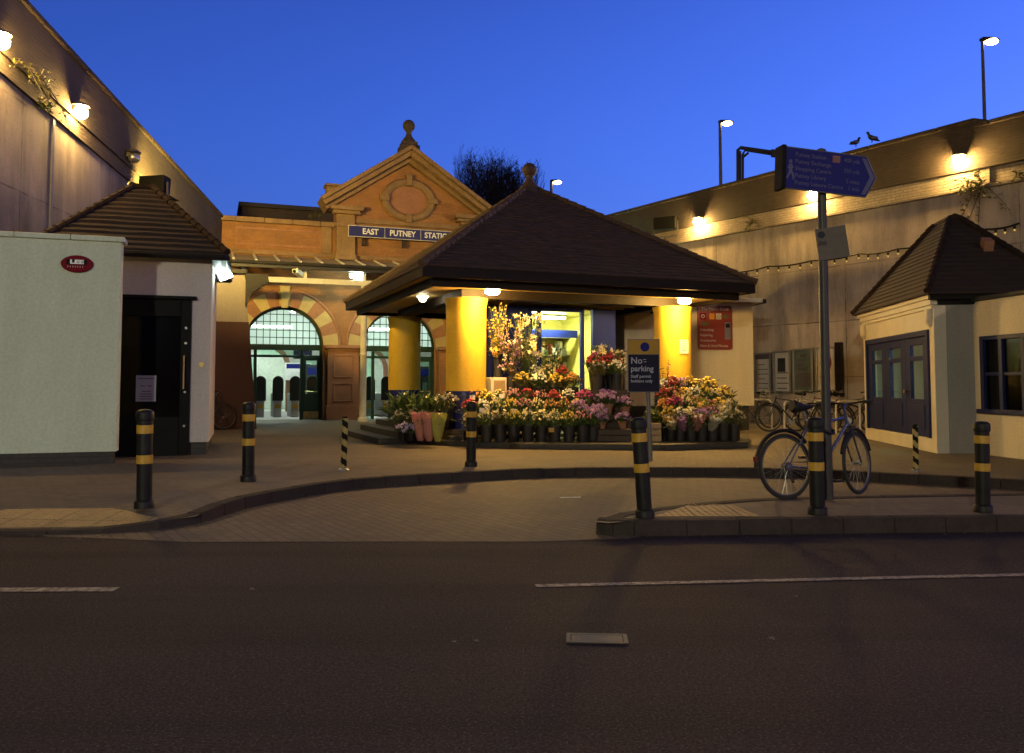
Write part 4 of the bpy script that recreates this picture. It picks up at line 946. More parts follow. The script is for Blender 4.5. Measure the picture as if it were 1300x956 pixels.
mb = MB(); mb.lathe([(.05,-.03),(.05,-.027),(.03,-.027),(.03,-.03)], 14, (x0+.08,0,hS/2-.255), ax='y', caps=False); mb.lathe([(.05,-.032),(.05,-.027),(.03,-.027),(.03,-.032)], 14, (x0+.50,0,hS/2-.255), ax='y', caps=False); mb.build('logo_ring', [M['steel']], ps)
mb = MB(); mb.mi = 0; mb.box(wS/2-.20,wS/2-.05,-.028,-.02,-.30,.14); mb.mi = 1; mb.box(wS/2-.18,wS/2-.07,-.032,-.029,.0,.10); mb.mi = 0; mb.build('handset_picture', [M['steel'], M['black_plastic']], ps)
# ------------------------------------------------------------------ flowers
FC = {'yellow':(.70,.50,.08),'white':(.72,.68,.58),'red':(.36,.025,.04),'pink':(.60,.24,.30),'orange':(.62,.30,.09),'purple':(.26,.10,.34),'mauve':(.42,.24,.46),'cream':(.70,.60,.34),'magenta':(.45,.04,.22),'lilac':(.38,.32,.55)}
FM = {k: mat(k + ' petals', c, .55, var=.22, scale=30) for k, c in FC.items()}
BK = mat('black plastic bucket', (.014,.013,.013), .45, var=.3, scale=6)
def leaf(mb, p, d, L, w, bend=.3):
    d = V(d).normalized(); s = d.cross(V((0,0,1))); s = s.normalized() if s.length > .01 else V((1,0,0))
    up = s.cross(d); m = p + d*L*.5 + up*L*bend*.25; e = p + d*L - up*L*bend*.2
    mb.add([p, m - s*w/2, e, m + s*w/2], [(0,1,2,3)])
def rdir(lo=-.2, hi=1.0):
    a = R.uniform(0, 2*pi); z = R.uniform(lo, hi); r = sqrt(max(0,1-z*z)); return V((r*cos(a), r*sin(a), z))
def bloom(mb, kind, p, s):
    if kind == 'tulip':
        d = V((R.uniform(-.25,.25), R.uniform(-.25,.25), 1)).normalized(); mb.tube([p - d*s*.3, p + d*s*.25, p + d*s*1.1, p + d*s*1.7], [s*.3, s*.62, s*.58, s*.16], 7)
    elif kind == 'mum':
        mb.ball(p, s, 8, 5, (1,1,.72), .22)
    elif kind == 'daisy':
        d = (rdir(.35, 1) + V((0,-.5,0))).normalized(); a = d.orthogonal().normalized(); b = d.cross(a)
        for i in range(9):
            t = 2*pi*i/9; e = a*cos(t)+b*sin(t); f = a*cos(t+.3)+b*sin(t+.3); g = a*cos(t-.3)+b*sin(t-.3)
            mb.add([p + e*s*.15, p + g*s*.75 + d*s*.1, p + e*s*1.1, p + f*s*.75 + d*s*.1], [(0,1,2,3)])
        mi = mb.mi; mb.mi = 1; mb.ball(p + d*s*.1, s*.32, 6, 4, (1,1,1)); mb.mi = mi
    elif kind == 'spray':
        for _ in range(5): mb.ball(p + rdir(-.5,1)*s*R.uniform(.4,1), s*.33, 5, 4, (1,1,1), .2)
    elif kind == 'lily':
        d = (rdir(.0,.8) + V((0,-.4,.2))).normalized(); a = d.orthogonal().normalized(); b = d.cross(a)
        for i in range(6):
            t = 2*pi*i/6; e = a*cos(t)+b*sin(t); n2 = d.cross(e)
            mb.add([p, p + e*s*.5 + d*s*.8 - n2*s*.28, p + e*s*1.3 + d*s*.9, p + e*s*.5 + d*s*.8 + n2*s*.28], [(0,1,2,3)])
def flowers(parent, kind, cols, n, size, hw, z0, z1, leafmat='leaf', nleaf=70, dome=.6):
    """stems, leaves and blooms of one bucket; cols = colour names mixed in it"""
    fo = MB(); blm = MB()
    for i in range(n):
        r = hw*sqrt(R.random()); a = R.uniform(0, 2*pi); x, y = r*cos(a), r*sin(a)
        z = z1 - dome*(r/hw)**2*(z1-z0)*.8 + R.uniform(-.035,.03)
        fo.tube([(x*.3, y*.3, z0-.05), (x*.8, y*.8, (z0+z)/2), (x, y, z)], .004, 4, caps=False)
        blm.mi = 0 if len(cols) == 1 else 2*R.randrange(len(cols)); bloom(blm, kind, V((x, y, z)), size*R.uniform(.75,1.2))
    for i in range(nleaf):
        r = hw*1.05*sqrt(R.random()); a = R.uniform(0,2*pi); z = R.uniform(z0-.02, z1 - dome*(r/hw)**2*(z1-z0)*.75)
        leaf(fo, V((r*cos(a), r*sin(a), z)), rdir(-.1,.9), R.uniform(.08,.17), R.uniform(.015,.04))
    fo.build('foliage', M[leafmat], parent)
    ms = []
    for c in cols: ms += [FM[c], FM['yellow'] if c != 'yellow' else M['dark_wood']]
    blm.build('blossoms', ms, parent)
def bucket(parent, r=.125, h=.30, m=None):
    mb = MB(); mb.lathe([(r*.74,0),(r*.98,h*.93),(r*1.06,h*.94),(r*1.06,h),(r*.96,h),(r*.9,h*.8)], 20); mb.build('bucket', m or BK, parent, smooth=True)
PROTO = {}
def make_bunch(kind, cols, n, size, hw=.17, z0=.28, z1=.56, leafm='leaf_light', nleaf=110, dome=.6, with_bucket=True):
    o = empty('flower_bucket', (0,0,0))
    if with_bucket: bucket(o)
    flowers(o, kind, cols, n, size, hw, z0, z1, leafm, nleaf, dome); return o
def place(key, builder, loc, rz, label, group, scale=1.0, cat='flowers'):
    if key not in PROTO: PROTO[key] = builder(); o = PROTO[key]
    else: o = copy_tree(PROTO[key])
    o.location = loc; o.rotation_euler = (0,0,rz); o.scale = (scale,)*3
    for k in ('group',):
        if group: o[k] = group
    o['label'] = label; o['category'] = cat; return o
KINDS = {
 'yt': ('yellow tulips', lambda: make_bunch('tulip', ['yellow'], 46, .020, leafm='leaf_light')),
 'rt': ('red tulips', lambda: make_bunch('tulip', ['red'], 46, .020, leafm='leaf')),
 'pt': ('pink tulips', lambda: make_bunch('tulip', ['pink'], 46, .020, leafm='leaf')),
 'ot': ('orange tulips', lambda: make_bunch('tulip', ['orange'], 46, .020, leafm='leaf')),
 'wt': ('cream tulips', lambda: make_bunch('tulip', ['cream'], 46, .020, leafm='leaf_light')),
 'mt': ('mixed red and yellow tulips', lambda: make_bunch('tulip', ['red','yellow'], 46, .020)),
 'ym': ('yellow chrysanthemums', lambda: make_bunch('mum', ['yellow'], 54, .026, leafm='leaf_olive')),
 'wm': ('white chrysanthemums', lambda: make_bunch('mum', ['white'], 54, .026)),
 'pm': ('magenta chrysanthemums', lambda: make_bunch('mum', ['magenta'], 54, .026)),
 'mm': ('mauve chrysanthemums', lambda: make_bunch('spray', ['mauve'], 40, .042)),
 'om': ('orange chrysanthemums', lambda: make_bunch('mum', ['orange'], 54, .026, leafm='leaf_olive')),
 'rm': ('red carnations', lambda: make_bunch('mum', ['red'], 54, .026)),
 'wd': ('white daisies', lambda: make_bunch('daisy', ['white'], 44, .028, hw=.20, leafm='leaf_olive', nleaf=120)),
 'cm': ('cream carnations', lambda: make_bunch('mum', ['cream'], 54, .026)),
}
ORD = ['first','second','third','fourth','fifth','sixth','seventh','eighth','ninth','tenth','eleventh','twelfth','thirteenth']
def row(keys, x0px, x1px, basepy, Y0, Y1, zb, rowname, group, sc=1.0):
    n = len(keys)
    for i, k in enumerate(keys):
        t = (i+.5)/n; px = x0px + (x1px-x0px)*t; Y = Y0 + (Y1-Y0)*t + R.uniform(-.03,.03)
        p = at(px, 500, Y); nm, b = KINDS[k]
        place(k, b, (p.x, Y, zb), R.uniform(0,6.28), 'bucket of %s, %s from left, %s' % (nm, ORD[i], rowname), group, sc*R.uniform(.95,1.06))
def bench(loc_a, loc_b, depth, z, lab, m='dark_wood', zb=.23):
    a, b = V(loc_a), V(loc_b); d = b-a; L = d.length
    o = empty('display_bench', (a.x, a.y, zb), atan2(d.y, d.x), lab, 'bench')
    mb = MB()
    for i in range(4): mb.box(-.1, L+.1, -depth/2 + depth*i/4+.006, -depth/2 + depth*(i+1)/4-.006, z-zb-.03, z-zb)
    mb.build('bench_top', M[m], o, bevel=.004)
    for x in (0, L/2, L):
        for y in (-depth/2+.05, depth/2-.05):
            mb = MB(); mb.box(x-.025,x+.025,y-.025,y+.025,0,z-zb-.032); mb.build('leg', M[m], o)
    return o
ZP = .233
GR = 'flower buckets in front of the kiosk'
row(['wd','wt','wd','yt','wt','cm','wt','yt','pt'], 592, 748, 0, 15.30, 15.22, ZP, 'lowest row by the pavement', GR)
a = at(588,500,15.75); b = at(752,500,15.68); bench((a.x,15.75,0), (b.x,15.68,0), .34, .43, 'low dark bench under the middle row of flower buckets', zb=ZP)
row(['rm','wm','wt','yt','pt','wt','ot','mt','ym'], 588, 742, 0, 15.78, 15.70, .432, 'middle row', GR)
a = at(590,500,16.22); b = at(745,500,16.15); bench((a.x,16.22,0), (b.x,16.15,0), .34, .62, 'taller dark bench under the back row of flower buckets', zb=ZP)
row(['om','ym','cm','pt','rt','pt','rm','wm'], 590, 730, 0, 16.24, 16.17, .622, 'back row', GR)
# upper tier of bright chrysanthemums by the booth door
a = at(665,500,16.75); b = at(728,500,16.72); bench((a.x,16.75,0), (b.x,16.72,0), .45, .92, 'high dark bench under the bright bunches before the booth', zb=ZP)
row(['ym','wm','ym','om'], 652, 738, 0, 16.66, 16.64, .922, 'high row before the booth door', GR, 1.0)
a = at(680,500,17.15); b = at(722,500,17.12); bench((a.x,17.15,0), (b.x,17.12,0), .36, 1.10, 'highest dark bench beside the booth door', zb=.30)
row(['wm','cm','rm'], 670, 722, 0, 17.12, 17.10, 1.102, 'topmost row beside the booth door', GR, 1.0)
# tall cream vase stand with branches, lilies and sunflowers left of the door
ts = empty('vase_stand', at(640, 500, 16.85), KR, 'pale painted box stand holding tall vases beside the front column', 'stand'); ts.location.z = .30
mb = MB(); mb.box(-.36,.36,-.25,.25,0,.72); mb.box(-.36,-.02,-.2,.25,.72,1.12); mb.build('box', M['cream_paint'], ts, bevel=.01)
for bx in ((-.30,-.06,-.206,-.2,.80,1.06),(.02,.32,-.256,-.25,.40,.66),(-.32,-.05,-.256,-.25,.1,.34)): mb = MB(); mb.box(*bx); mb.build('panel', M['wood'], ts)
mb = MB(); mb.box(.10,.26,-.262,-.257,.46,.60); mb.build('price_card', M['paper'], ts)
def tall_vase(loc, label, kind, cols, n, size, h0, h1, spread, leafm, nleaf, twigs=0, twh=0):
    o = empty('tall_vase', loc, R.uniform(0,6), label, 'flowers')
    mb = MB(); mb.lathe([(.075,0),(.09,.02),(.085,.2),(.10,.42),(.09,.42),(.075,.3)], 18); mb.build('vase', M['dark_steel'], o, smooth=True)
    fo = MB(); bl_ = MB()
    for i in range(n):
        a = R.uniform(0,2*pi); r = spread*sqrt(R.random()); z = R.uniform(h0, h1); p = V((r*cos(a), r*sin(a), z))
        fo.tube([(0,0,.35), (p.x*.35,p.y*.35,(z+.4)*.55), p], .005, 4, caps=False)
        bl_.mi = 2*R.randrange(len(cols)); bloom(bl_, kind, p, size*R.uniform(.7,1.25))
    for i in range(twigs):
        a = R.uniform(0,2*pi); r = spread*R.uniform(.4,1.25); z = R.uniform(h0+.1, h1+.25) if not twh else R.uniform(twh*.62, twh); e = V((r*cos(a), r*sin(a), z)); m = V((e.x*.4,e.y*.4,z*.55))
        fo.tube([(0,0,.35), m, e], .005, 4, caps=False)
        for j in range(14):
            q = m.lerp(e, R.random()); leaf(fo, q, rdir(-.2,1), R.uniform(.04,.09), .018)
            if R.random() < .4: bl_.mi = 0; bl_.ball(q + rdir()*.03, .016, 5, 4)
    for i in range(nleaf):
        a = R.uniform(0,2*pi); r = spread*sqrt(R.random()); leaf(fo, V((r*cos(a)*.8, r*sin(a)*.8, R.uniform(.42,h1))), rdir(-.1,.9), R.uniform(.09,.2), R.uniform(.02,.05))
    fo.build('foliage', M[leafm], o); ms = []
    for c in cols: ms += [FM[c], M['dark_wood']]
    bl_.build('blossoms', ms, o); return o
p = at(632,500,16.95); tall_vase((p.x, 16.95, 1.425), 'vase of golden twigs and sunflowers next to the front column', 'daisy', ['yellow','orange'], 9, .075, .42, .64, .24, 'leaf_olive', 80, 34, 1.5)
p = at(668,500,17.0); tall_vase((p.x, 17.0, .96), 'vase of tall white lilies mixed with greenery left of the booth door', 'lily', ['white','cream'], 46, .075, .75, 1.72, .34, 'leaf_light', 190, 10)
p = at(650,500,16.72); tall_vase((p.x, 16.72, 1.025), 'vase of mauve and white blossom sprays in front of the booth panel', 'spray', ['mauve','white','pink'], 26, .05, .5, 1.1, .26, 'leaf_olive', 110, 26, 1.6)
p = at(702,500,17.2); tall_vase((p.x, 17.2, .75), 'vase of dark green fern leaves against the booth doorway', 'spray', ['cream'], 8, .04, .6, 1.3, .22, 'leaf', 150, 10)
# timber step crate and the stand of white lilies
def crate(loc, w, d, h, rz, lab, m='dark_wood', name='flower_crate'):
    o = empty(name, loc, rz, lab, 'crate'); mb = MB()
    n = max(2, int(h/.1))
    for i in range(n):
        z0, z1 = h*i/n+.006, h*(i+1)/n-.006
        for (x0,x1,y0,y1) in ((-w/2,w/2,-d/2,-d/2+.015),(-w/2,w/2,d/2-.015,d/2),(-w/2,-w/2+.015,-d/2+.015,d/2-.015),(w/2-.015,w/2,-d/2+.015,d/2-.015)): mb.box(x0,x1,y0,y1,z0,z1)
    for i in range(4): mb.box(-w/2+.016, w/2-.016, -d/2+d*i/4+.005, -d/2+d*(i+1)/4-.005, h-.03, h-.008)
    mb.build('slats', M[m], o); mb = MB()
    for x in (-w/2+.03, w/2-.03):
        for y in (-d/2+.03, d/2-.03): mb.box(x-.012,x+.012,y-.012,y+.012,0,h-.03)
    mb.build('corner_post', M[m], o); return o
p = at(778,500,15.5); crate((p.x,15.5,ZP), .66, .34, .22, .05, 'low dark slatted crate on the platform below the purple flowers')
p = at(774,500,15.9); crate((p.x,15.9,ZP), .72, .40, .46, .05, 'medium dark slatted crate carrying pots of mauve flowers')
p = at(772,500,16.45); crate((p.x,16.45,ZP), .78, .5, .95, .05, 'tall dark slatted crate under the white lily bunches')
def pot_plant(key, loc, label, kind, cols, n, size, hw, z1, leafm, nleaf=90, group=None, sc=1, potm='terracotta'):
    def b():
        o = empty('potted_flowers', (0,0,0)); mb = MB(); mb.lathe([(.07,0),(.095,.14),(.105,.145),(.105,.17),(.09,.17)], 16); mb.build('pot', M[potm], o, smooth=True)
        flowers(o, kind, cols, n, size, hw, .16, z1, leafm, nleaf, .7); return o
    return place(key, b, loc, R.uniform(0,6), label, group, sc)
for i, (px, Y, z, lab, s) in enumerate(((770,15.88,.695,'round pot of mauve flowers, largest, left on the medium crate',1.25),(793,15.95,.695,'pot of mauve flowers half behind the parking sign',.95),(790,15.52,.455,'smaller mauve flower pot on the low crate beside the parking sign',.8),(764,15.5,.455,'terracotta pot of mauve flowers at the left end of the low crate',.75))):
    p = at(px,500,Y); pot_plant('mauvepot', (p.x,Y,z), lab, 'spray', ['mauve','purple'], 46, .045, .17, .36, 'leaf', 90, 'mauve potted flowers on the crates', s)
for i, (px, Y, z, lab, c) in enumerate(((742,15.95,.70,'bunch of bright magenta flowers right of the back row','pm'),(735,15.55,.50,'bunch of pale mauve flowers below the magenta bunch','mm'),(752,15.35,.36,'bunch of pale mauve flowers at the right end of the lowest row','mm'),(760,15.72,.42,'bunch of mauve flowers tucked against the medium crate','mm'))):
    p = at(px,500,Y); nm, bld = KINDS[c]; place(c, bld, (p.x,Y,z-.12), R.uniform(0,6), lab, GR, 1.05)
for (px, Y, z, lab, c, s) in ((760,16.4,1.185,'black bucket of white daisies on the tall crate, lower left','wd',1.0),(783,16.38,1.185,'black bucket of white chrysanthemums on the tall crate, lower right','wm',1.0),(757,16.6,1.185,'red carnations squeezed between white bunches on the tall crate','rm',1.25),(777,16.62,1.185,'bucket of red carnations behind the white daisies on the tall crate','rm',1.25)):
    p = at(px,500,Y); nm, bld = KINDS[c]; place(c, bld, (p.x,Y,z), R.uniform(0,6), lab, GR, s)
p = at(763,500,16.75); tall_vase((p.x,16.75,1.185), 'vase of white lilies with broad leaves at the top of the crates, left', 'lily', ['white','cream'], 26, .06, .5, .85, .20, 'leaf_light', 140)
p = at(785,500,16.7); tall_vase((p.x,16.7,1.185), 'vase of trailing cream blossom at the top of the crates, right', 'spray', ['cream','white'], 30, .05, .3, .75, .18, 'leaf_olive', 110)
# left end: shrubs, blue flowers, wrapped bouquets
for (px, Y, z, s, lab) in ((518,16.6,.24,2.25,'dark bushy green shrub in a pot before the left yellow column'),(545,16.25,.24,2.1,'second dark green potted shrub, nearer the white daisies')):
    p = at(px,500,Y); pot_plant('shrub', (p.x,Y,z), lab, 'tulip', ['cream'], 10, .012, .18, .38, 'leaf_light', 420, 'potted shrubs by the left column', s, 'black_plastic')
for (px, Y, z, s, lab, k) in ((566,16.1,.42,1.25,'large bunch of white daisies behind the wrapped bouquets','wd'),(512,16.2,.18,1.1,'bunch of white daisies at the far left of the display','wd'),(583,16.3,.5,1.15,'tall bunch of white daisies at the foot of the front column','wd'),(530,16.0,.25,1.0,'bunch of small white daisies left of the pink wraps','wd')):
    p = at(px,500,Y); nm, bld = KINDS[k]; place(k, bld, (p.x,Y,z), R.uniform(0,6), lab, GR, s)
p = at(563,500,16.1); crate((p.x,16.15,ZP), .8, .4, .19, .1, 'low slatted crate raising the white daisies behind the wraps')
p = at(583,500,16.35); crate((p.x+.1,16.55,ZP), .4, .3, .266, .1, 'small slatted crate at the foot of the front column')
for i, (px, Y, s, lab) in enumerate(((512,15.6,1.0,'pot of lilac blue flowers at the left front corner of the platform'),(522,15.5,.9,'pot of lilac blue flowers touching the first pink wrap'))):
    p = at(px,500,Y); pot_plant('bluepot', (p.x,Y,ZP), lab, 'spray', ['lilac'], 40, .045, .14, .30, 'leaf', 70, 'lilac potted flowers', s, 'black_plastic')
def wrap(loc, label, colm, h=.46, r=.16, blooms=None):
    o = empty('wrapped_bouquet', loc, R.uniform(0,6), label, 'bouquet', 'bouquets in coloured wraps'); mb = MB(); n = 22; prof = [(.05,0),(.085,.10),(r*.75,h*.6),(r,h)]
    vs = []; k = len(prof)
    for q, (rr, z) in enumerate(prof):
        for j in range(n):
            a = 2*pi*j/n; w = rr*(1 + .10*(j % 2)*q/3); vs.append((w*cos(a), w*sin(a), z + (R.uniform(-.03,.03) if q == 3 else 0)))
    mb.add(vs, [(q*n+j, q*n+(j+1)%n, (q+1)*n+(j+1)%n, (q+1)*n+j) for q in range(k-1) for j in range(n)])
    mb.build('wrap', colm, o)
    flowers(o, 'mum', blooms or ['white'], 26, .026, r*.8, h*.55, h*.93, 'leaf_light', 40); return o
CW = {c: mk_cello(c + ' cellophane', k) for c, k in {'pink':(.62,.28,.26),'lime':(.50,.52,.12),'mauve':(.50,.25,.42),'clear':(.72,.66,.55)}.items()}
for (px, Y, c, lab, bl2) in ((534,15.45,'pink','pink wrapped bouquet, left one of the pink pair',['white','pink']),(545,15.38,'pink','pink wrapped bouquet beside the lime green wrap',['white','pink']),(556,15.34,'lime','lime green wrapped bouquet right of the pink pair',['cream'])):
    p = at(px,500,Y); wrap((p.x,Y,ZP), lab, CW[c], .52, .165, bl2)
# right hand mound of bouquets
GM = 'bouquets heaped right of the parking sign'
RB = 'bouquet mound right of the parking sign'
ks = [('yt','wm','cm','mm','pt','cm','wd'), ('om','pm','wt','ot','pt','ym','wd'), ('rm','pt','ym','wm','yt','cm','ym'), ('wm','rm','mm','ym','cm','ym')]
rows_ = ((842, 938, 15.55, 15.5, ZP, 'front tier'), (836, 934, 15.95, 15.95, .42, 'second tier'), (836, 925, 16.35, 16.4, .62, 'third tier'), (836, 905, 16.72, 16.85, .80, 'top tier'))
for kk_, (x0_, x1_, ya, yb, zb, nm_) in zip(ks, rows_):
    if zb > .3:
        a = at(x0_+6,500,ya); b = at(x1_-6,500,yb); bench((a.x,ya,0), (b.x,yb,0), .34, zb-.002, 'dark bench under the %s of the right hand bouquet mound' % nm_, zb=ZP)
    row(kk_, x0_, x1_, 0, ya, yb, zb, '%s of the right mound' % nm_, GM, 1.06)
for (px, Y, z, c, lab) in ((868,15.42,.30,'mauve','mauve cellophane bouquet leaning at the front of the right mound'),(884,15.40,.30,'pink','pink cellophane bouquet at the front centre of the right mound'),(902,15.40,.30,'clear','clear wrapped bouquet at the front of the right mound'),(853,15.45,.30,'clear','clear wrapped bouquet at the left front of the right mound'),(918,15.6,.45,'clear','clear wrapped bouquet on the right flank of the mound'),(896,15.8,.55,'lime','lime wrapped bouquet in the middle of the right mound')):
    p = at(px,500,Y); wo_ = wrap((p.x,Y+.04,z+.14), lab, CW[c], .32, .13, {'mauve':['mauve'],'pink':['pink','white'],'clear':['yellow','white'],'lime':['yellow','orange']}[c]); wo_.rotation_euler = (radians(R.uniform(28,48)), radians(R.uniform(-14,14)), R.uniform(-.5,.5))
p = at(838,500,15.6); pot_plant('shrub', (p.x,15.75,.24), 'green leafy plant at the left edge of the right mound', 'tulip', ['cream'], 10, .012, .18, .38, 'leaf', 260, None, 1.45, 'black_plastic')
p = at(843,500,17.0); tall_vase((p.x,17.0,.31), 'sparse dark twigs standing against the right yellow column', 'mum', ['red','white'], 14, .022, .9, 1.35, .22, 'leaf', 26, 6)
p = at(830,500,15.35); cw_ = crate((p.x,15.38,ZP), .24, .2, .34, .0, 'pale slatted crate standing behind the parking bollard', 'wood')
# price cards on sticks
for i, (px, py, Y, lab) in enumerate(((547,527,15.6,'white price card on a stick among the pink wraps'),(612,521,15.55,'white price card on a stick in the second row of buckets'),(652,522,15.55,'white price card among the middle row tulips'),(600,505,16.0,'white price card under the front column'),(637,503,16.0,'white price card in the back row left of the vase stand'),(700,546,15.08,'yellow price card clipped to a front bucket'))):
    p = at(px,py,Y); mb = MB(); y = lab.startswith('yellow'); w = .05
    mb.box(-w,w,-.003,.003,-.04,.045); o = mb.build('price_card', M['sign_amber'] if y else M['paper'], None, loc=p, rot=(radians(-8),0,R.uniform(-.2,.2))); tag(o, lab, 'price card', 'price cards in the flower display')
    if not y: mb = MB(); mb.box(-.004,.004,.004,.010,-.36,.03); mb.build('stick', M['steel'], o)

# ------------------------------------------------------------------ lamps on the retaining walls
def wall_lamp(p, n, label, lit=True):
    o = empty('wall_lamp', p, atan2(n.y, n.x) - pi/2, label, 'lamp', 'bulkhead lamps on the retaining walls')   # local +y points away from the wall
    mb = MB(); mb.ball((0,.17,-.01), .135, 14, 9, (1.1,.9,.9)); mb.build('lamp_globe', M['lamp_wall'] if lit else M['steel'], o, smooth=True)
    mb = MB(); mb.lathe([(.17,.10),(.16,.14),(.09,.17)], 16, (0,.15,0)); mb.box(-.09,.09,-.02,.12,.0,.16); mb.build('bracket', M['dark_steel'], o)
    return o
for (px, py, lab) in ((885,281,'glowing globe lamp on the right wall above the kiosk roof'),(1031,247,'glowing globe lamp on the right wall just under the blue fingerpost'),(1216,203,'glowing globe lamp on the right wall nearest the road')):
    wall_lamp(on_right(px, py, .22) - RWn*.2, RWn, lab)
for (px, py, lab, lit) in ((4,52,'glowing globe lamp on the left wall cut by the photo edge',True),(105,142,'glowing globe lamp on the left wall above the pavilion',True),(172,200,'unlit grey lamp on the left wall near its far end',False)):
    wall_lamp(on_left(px, py, .22) - LWn*.2, LWn, lab, lit)
# floodlight boxes
def flood_box(p, rz, tilt, label, m, size=.32):
    o = empty('floodlight', p, rz, label, 'floodlight'); s = size
    mb = MB(); mb.prism([(-s,-.05,-.20),(s,-.05,-.20),(s,-.05,.20),(-s,-.05,.20)], (0,.28,0)); b = mb.build('housing', M['black_paint'], o, rot=(tilt,0,0), bevel=.02)
    if m: 
        mb = MB(); mb.box(-s+.04,s-.04,.232,.245,-.16,.16); mb.build('lens', m, o, rot=(tilt,0,0))
        mb = MB(); mb.box(-s,s,.231,.60,-.215,-.202); mb.build('added_visor', M['black_paint'], o, rot=(tilt,0,0))  # plate added to keep the lamp's steep downward light off the buttress
    mb = MB(); mb.box(-s-.04,-s-.01,.05,.1,-.42,.05); mb.box(s+.01,s+.04,.05,.1,-.42,.05); mb.box(-s-.04,s+.04,.05,.1,-.46,-.42); mb.box(-.04,.04,.04,.12,-.75,-.46); mb.build('yoke', M['dark_steel'], o); return o
p = on_left(193, 234, .62); flood_box(p, radians(-12), radians(-6), 'black floodlight box on the left wall shining back at the station', M['lamp_flood'])
mb = MB(); q = on_left(193, 234, 0.0); br = MB(); br.tube([p + V((0,.05,-.72)), V((q.x,p.y+.05,p.z-.72))], .04, 8); tag(br.build('bracket_arm', M['dark_steel']), 'short dark bracket arm holding the floodlight off the left wall', 'bracket')
p = on_right(846, 284, .35); flood_box(p, radians(150), 0, 'dark unlit floodlight box on the right wall above the kiosk roof', None, .38)
p = at(284, 347, 15.2); cf = empty('floodlight', p, radians(28), 'bright tilted fluorescent floodlight on the corner of the left pavilion', 'floodlight')
mb = MB(); mb.obox((0,.02,0), (.12,0,.05), (-.05,.05,.13), (0,.04,-.012)); mb.build('housing', M['grey_paint'], cf, bevel=.01)
mb = MB(); mb.obox((0,-.035,.010), (.105,0,.045), (-.045,.045,.115), (0,.006,-.002)); mb.build('lens', M['lamp_cool'], cf)
mb = MB(); mb.tube([(0,.03,0),(0,.16,.05)], .03, 8); mb.build('bracket', M['dark_steel'], cf)
# greenish tube on the wall behind the kiosk
p = on_right(800, 352, .22); gt = empty('bulkhead_light', p, atan2(RWn.y,RWn.x)-pi/2, 'greenish tube light on the right wall hidden behind the kiosk', 'lamp')
mb = MB(); mb.box(-.6,.6,.0,.06,-.04,.04); mb.build('tube', emit('green tube glow', (.55,1.0,.62), 55), gt); mb = MB(); mb.box(-.65,.65,-.22,-.003,-.07,.07); mb.build('housing', M['white_paint'], gt)

# ------------------------------------------------------------------ street lamps
def street_lamp(px, pytop, pybot, Y, headpx, label, head_dir=1, glow='lamp_street'):
    t = at(px, pytop, Y); b = at(px, pybot, Y); Lh = headpx/F*Y; o = empty('street_lamp', (t.x, Y, b.z-3.5), 0, label, 'street lamp', 'street lamps above the walls')
    hh = t.z - b.z + 3.5; r = .055*Y/25
    mb = MB(); mb.tube([(0,0,0),(0,0,hh*.5),(0,0,hh)], [r*1.3,r,r*.8], 10); mb.build('pole', M['grey_paint'], o, smooth=True)
    mb = MB(); k = 10
    pr = [(0.0,.16),(.12,.30),(.55,.30),(.85,.18),(1.0,.06)]
    mb.tube([(head_dir*(x*1.15-.12)*Lh, 0, hh+.10*Lh) for x, w in pr], [w*Lh*.75 for x, w in pr], 12); o2 = mb.build('lantern_hood', M['dark_steel'], o, smooth=True); o2.scale = (1,1,.6); o2.location = (0,0,hh*.4+.03*Lh)
    mb = MB(); mb.ball((head_dir*Lh*.52,0,hh-.02*Lh), Lh*.42, 14, 8, (1,.6,.5)); mb.build('lantern_bowl', M[glow], o, smooth=True); return o
street_lamp(1247, 52, 165, 26, 22, 'tall street lamp above the right wall, nearest the road')
street_lamp(914, 156, 245, 34, 17, 'slim street lamp above the right wall, left of the blue sign')
street_lamp(700, 231, 300, 42, 14, 'far street lamp peeping over the kiosk roof')
# two lamp columns on the near side of the road, outside the picture, that light the scene from the front
def road_lamp(x, y, h, hd, m, label, w=.28):
    o = empty('street_lamp', (x,y,0), 0, label, 'street lamp')
    mb = MB(); mb.tube([(0,0,0),(0,0,1.2),(0,0,1.25),(0,0,h),(hd*.5,0,h+.25),(hd*1.2,0,h+.3)], [.1,.1,.07,.05,.04,.035], 12); mb.build('pole', M['grey_paint'], o, smooth=True)
    mb = MB(); mb.ball((hd*1.5,0,h+.36), .42, 12, 6, (1,.5,.22)); mb.build('lantern_hood', M['dark_steel'], o, smooth=True)
    mb = MB(); mb.ball((hd*1.5,0,h+.25), w, 12, 6, (1.1,.5,.3)); mb.build('lantern_bowl', M[m], o, smooth=True)
road_lamp(-6.5, -12, 5.6, 1, 'lamp_mercury', 'pale street lamp behind the viewer, on the left', .4)
road_lamp(22, -12, 8, -1, 'lamp_sodium_big', 'orange street lamp behind the viewer, on the right', .36)
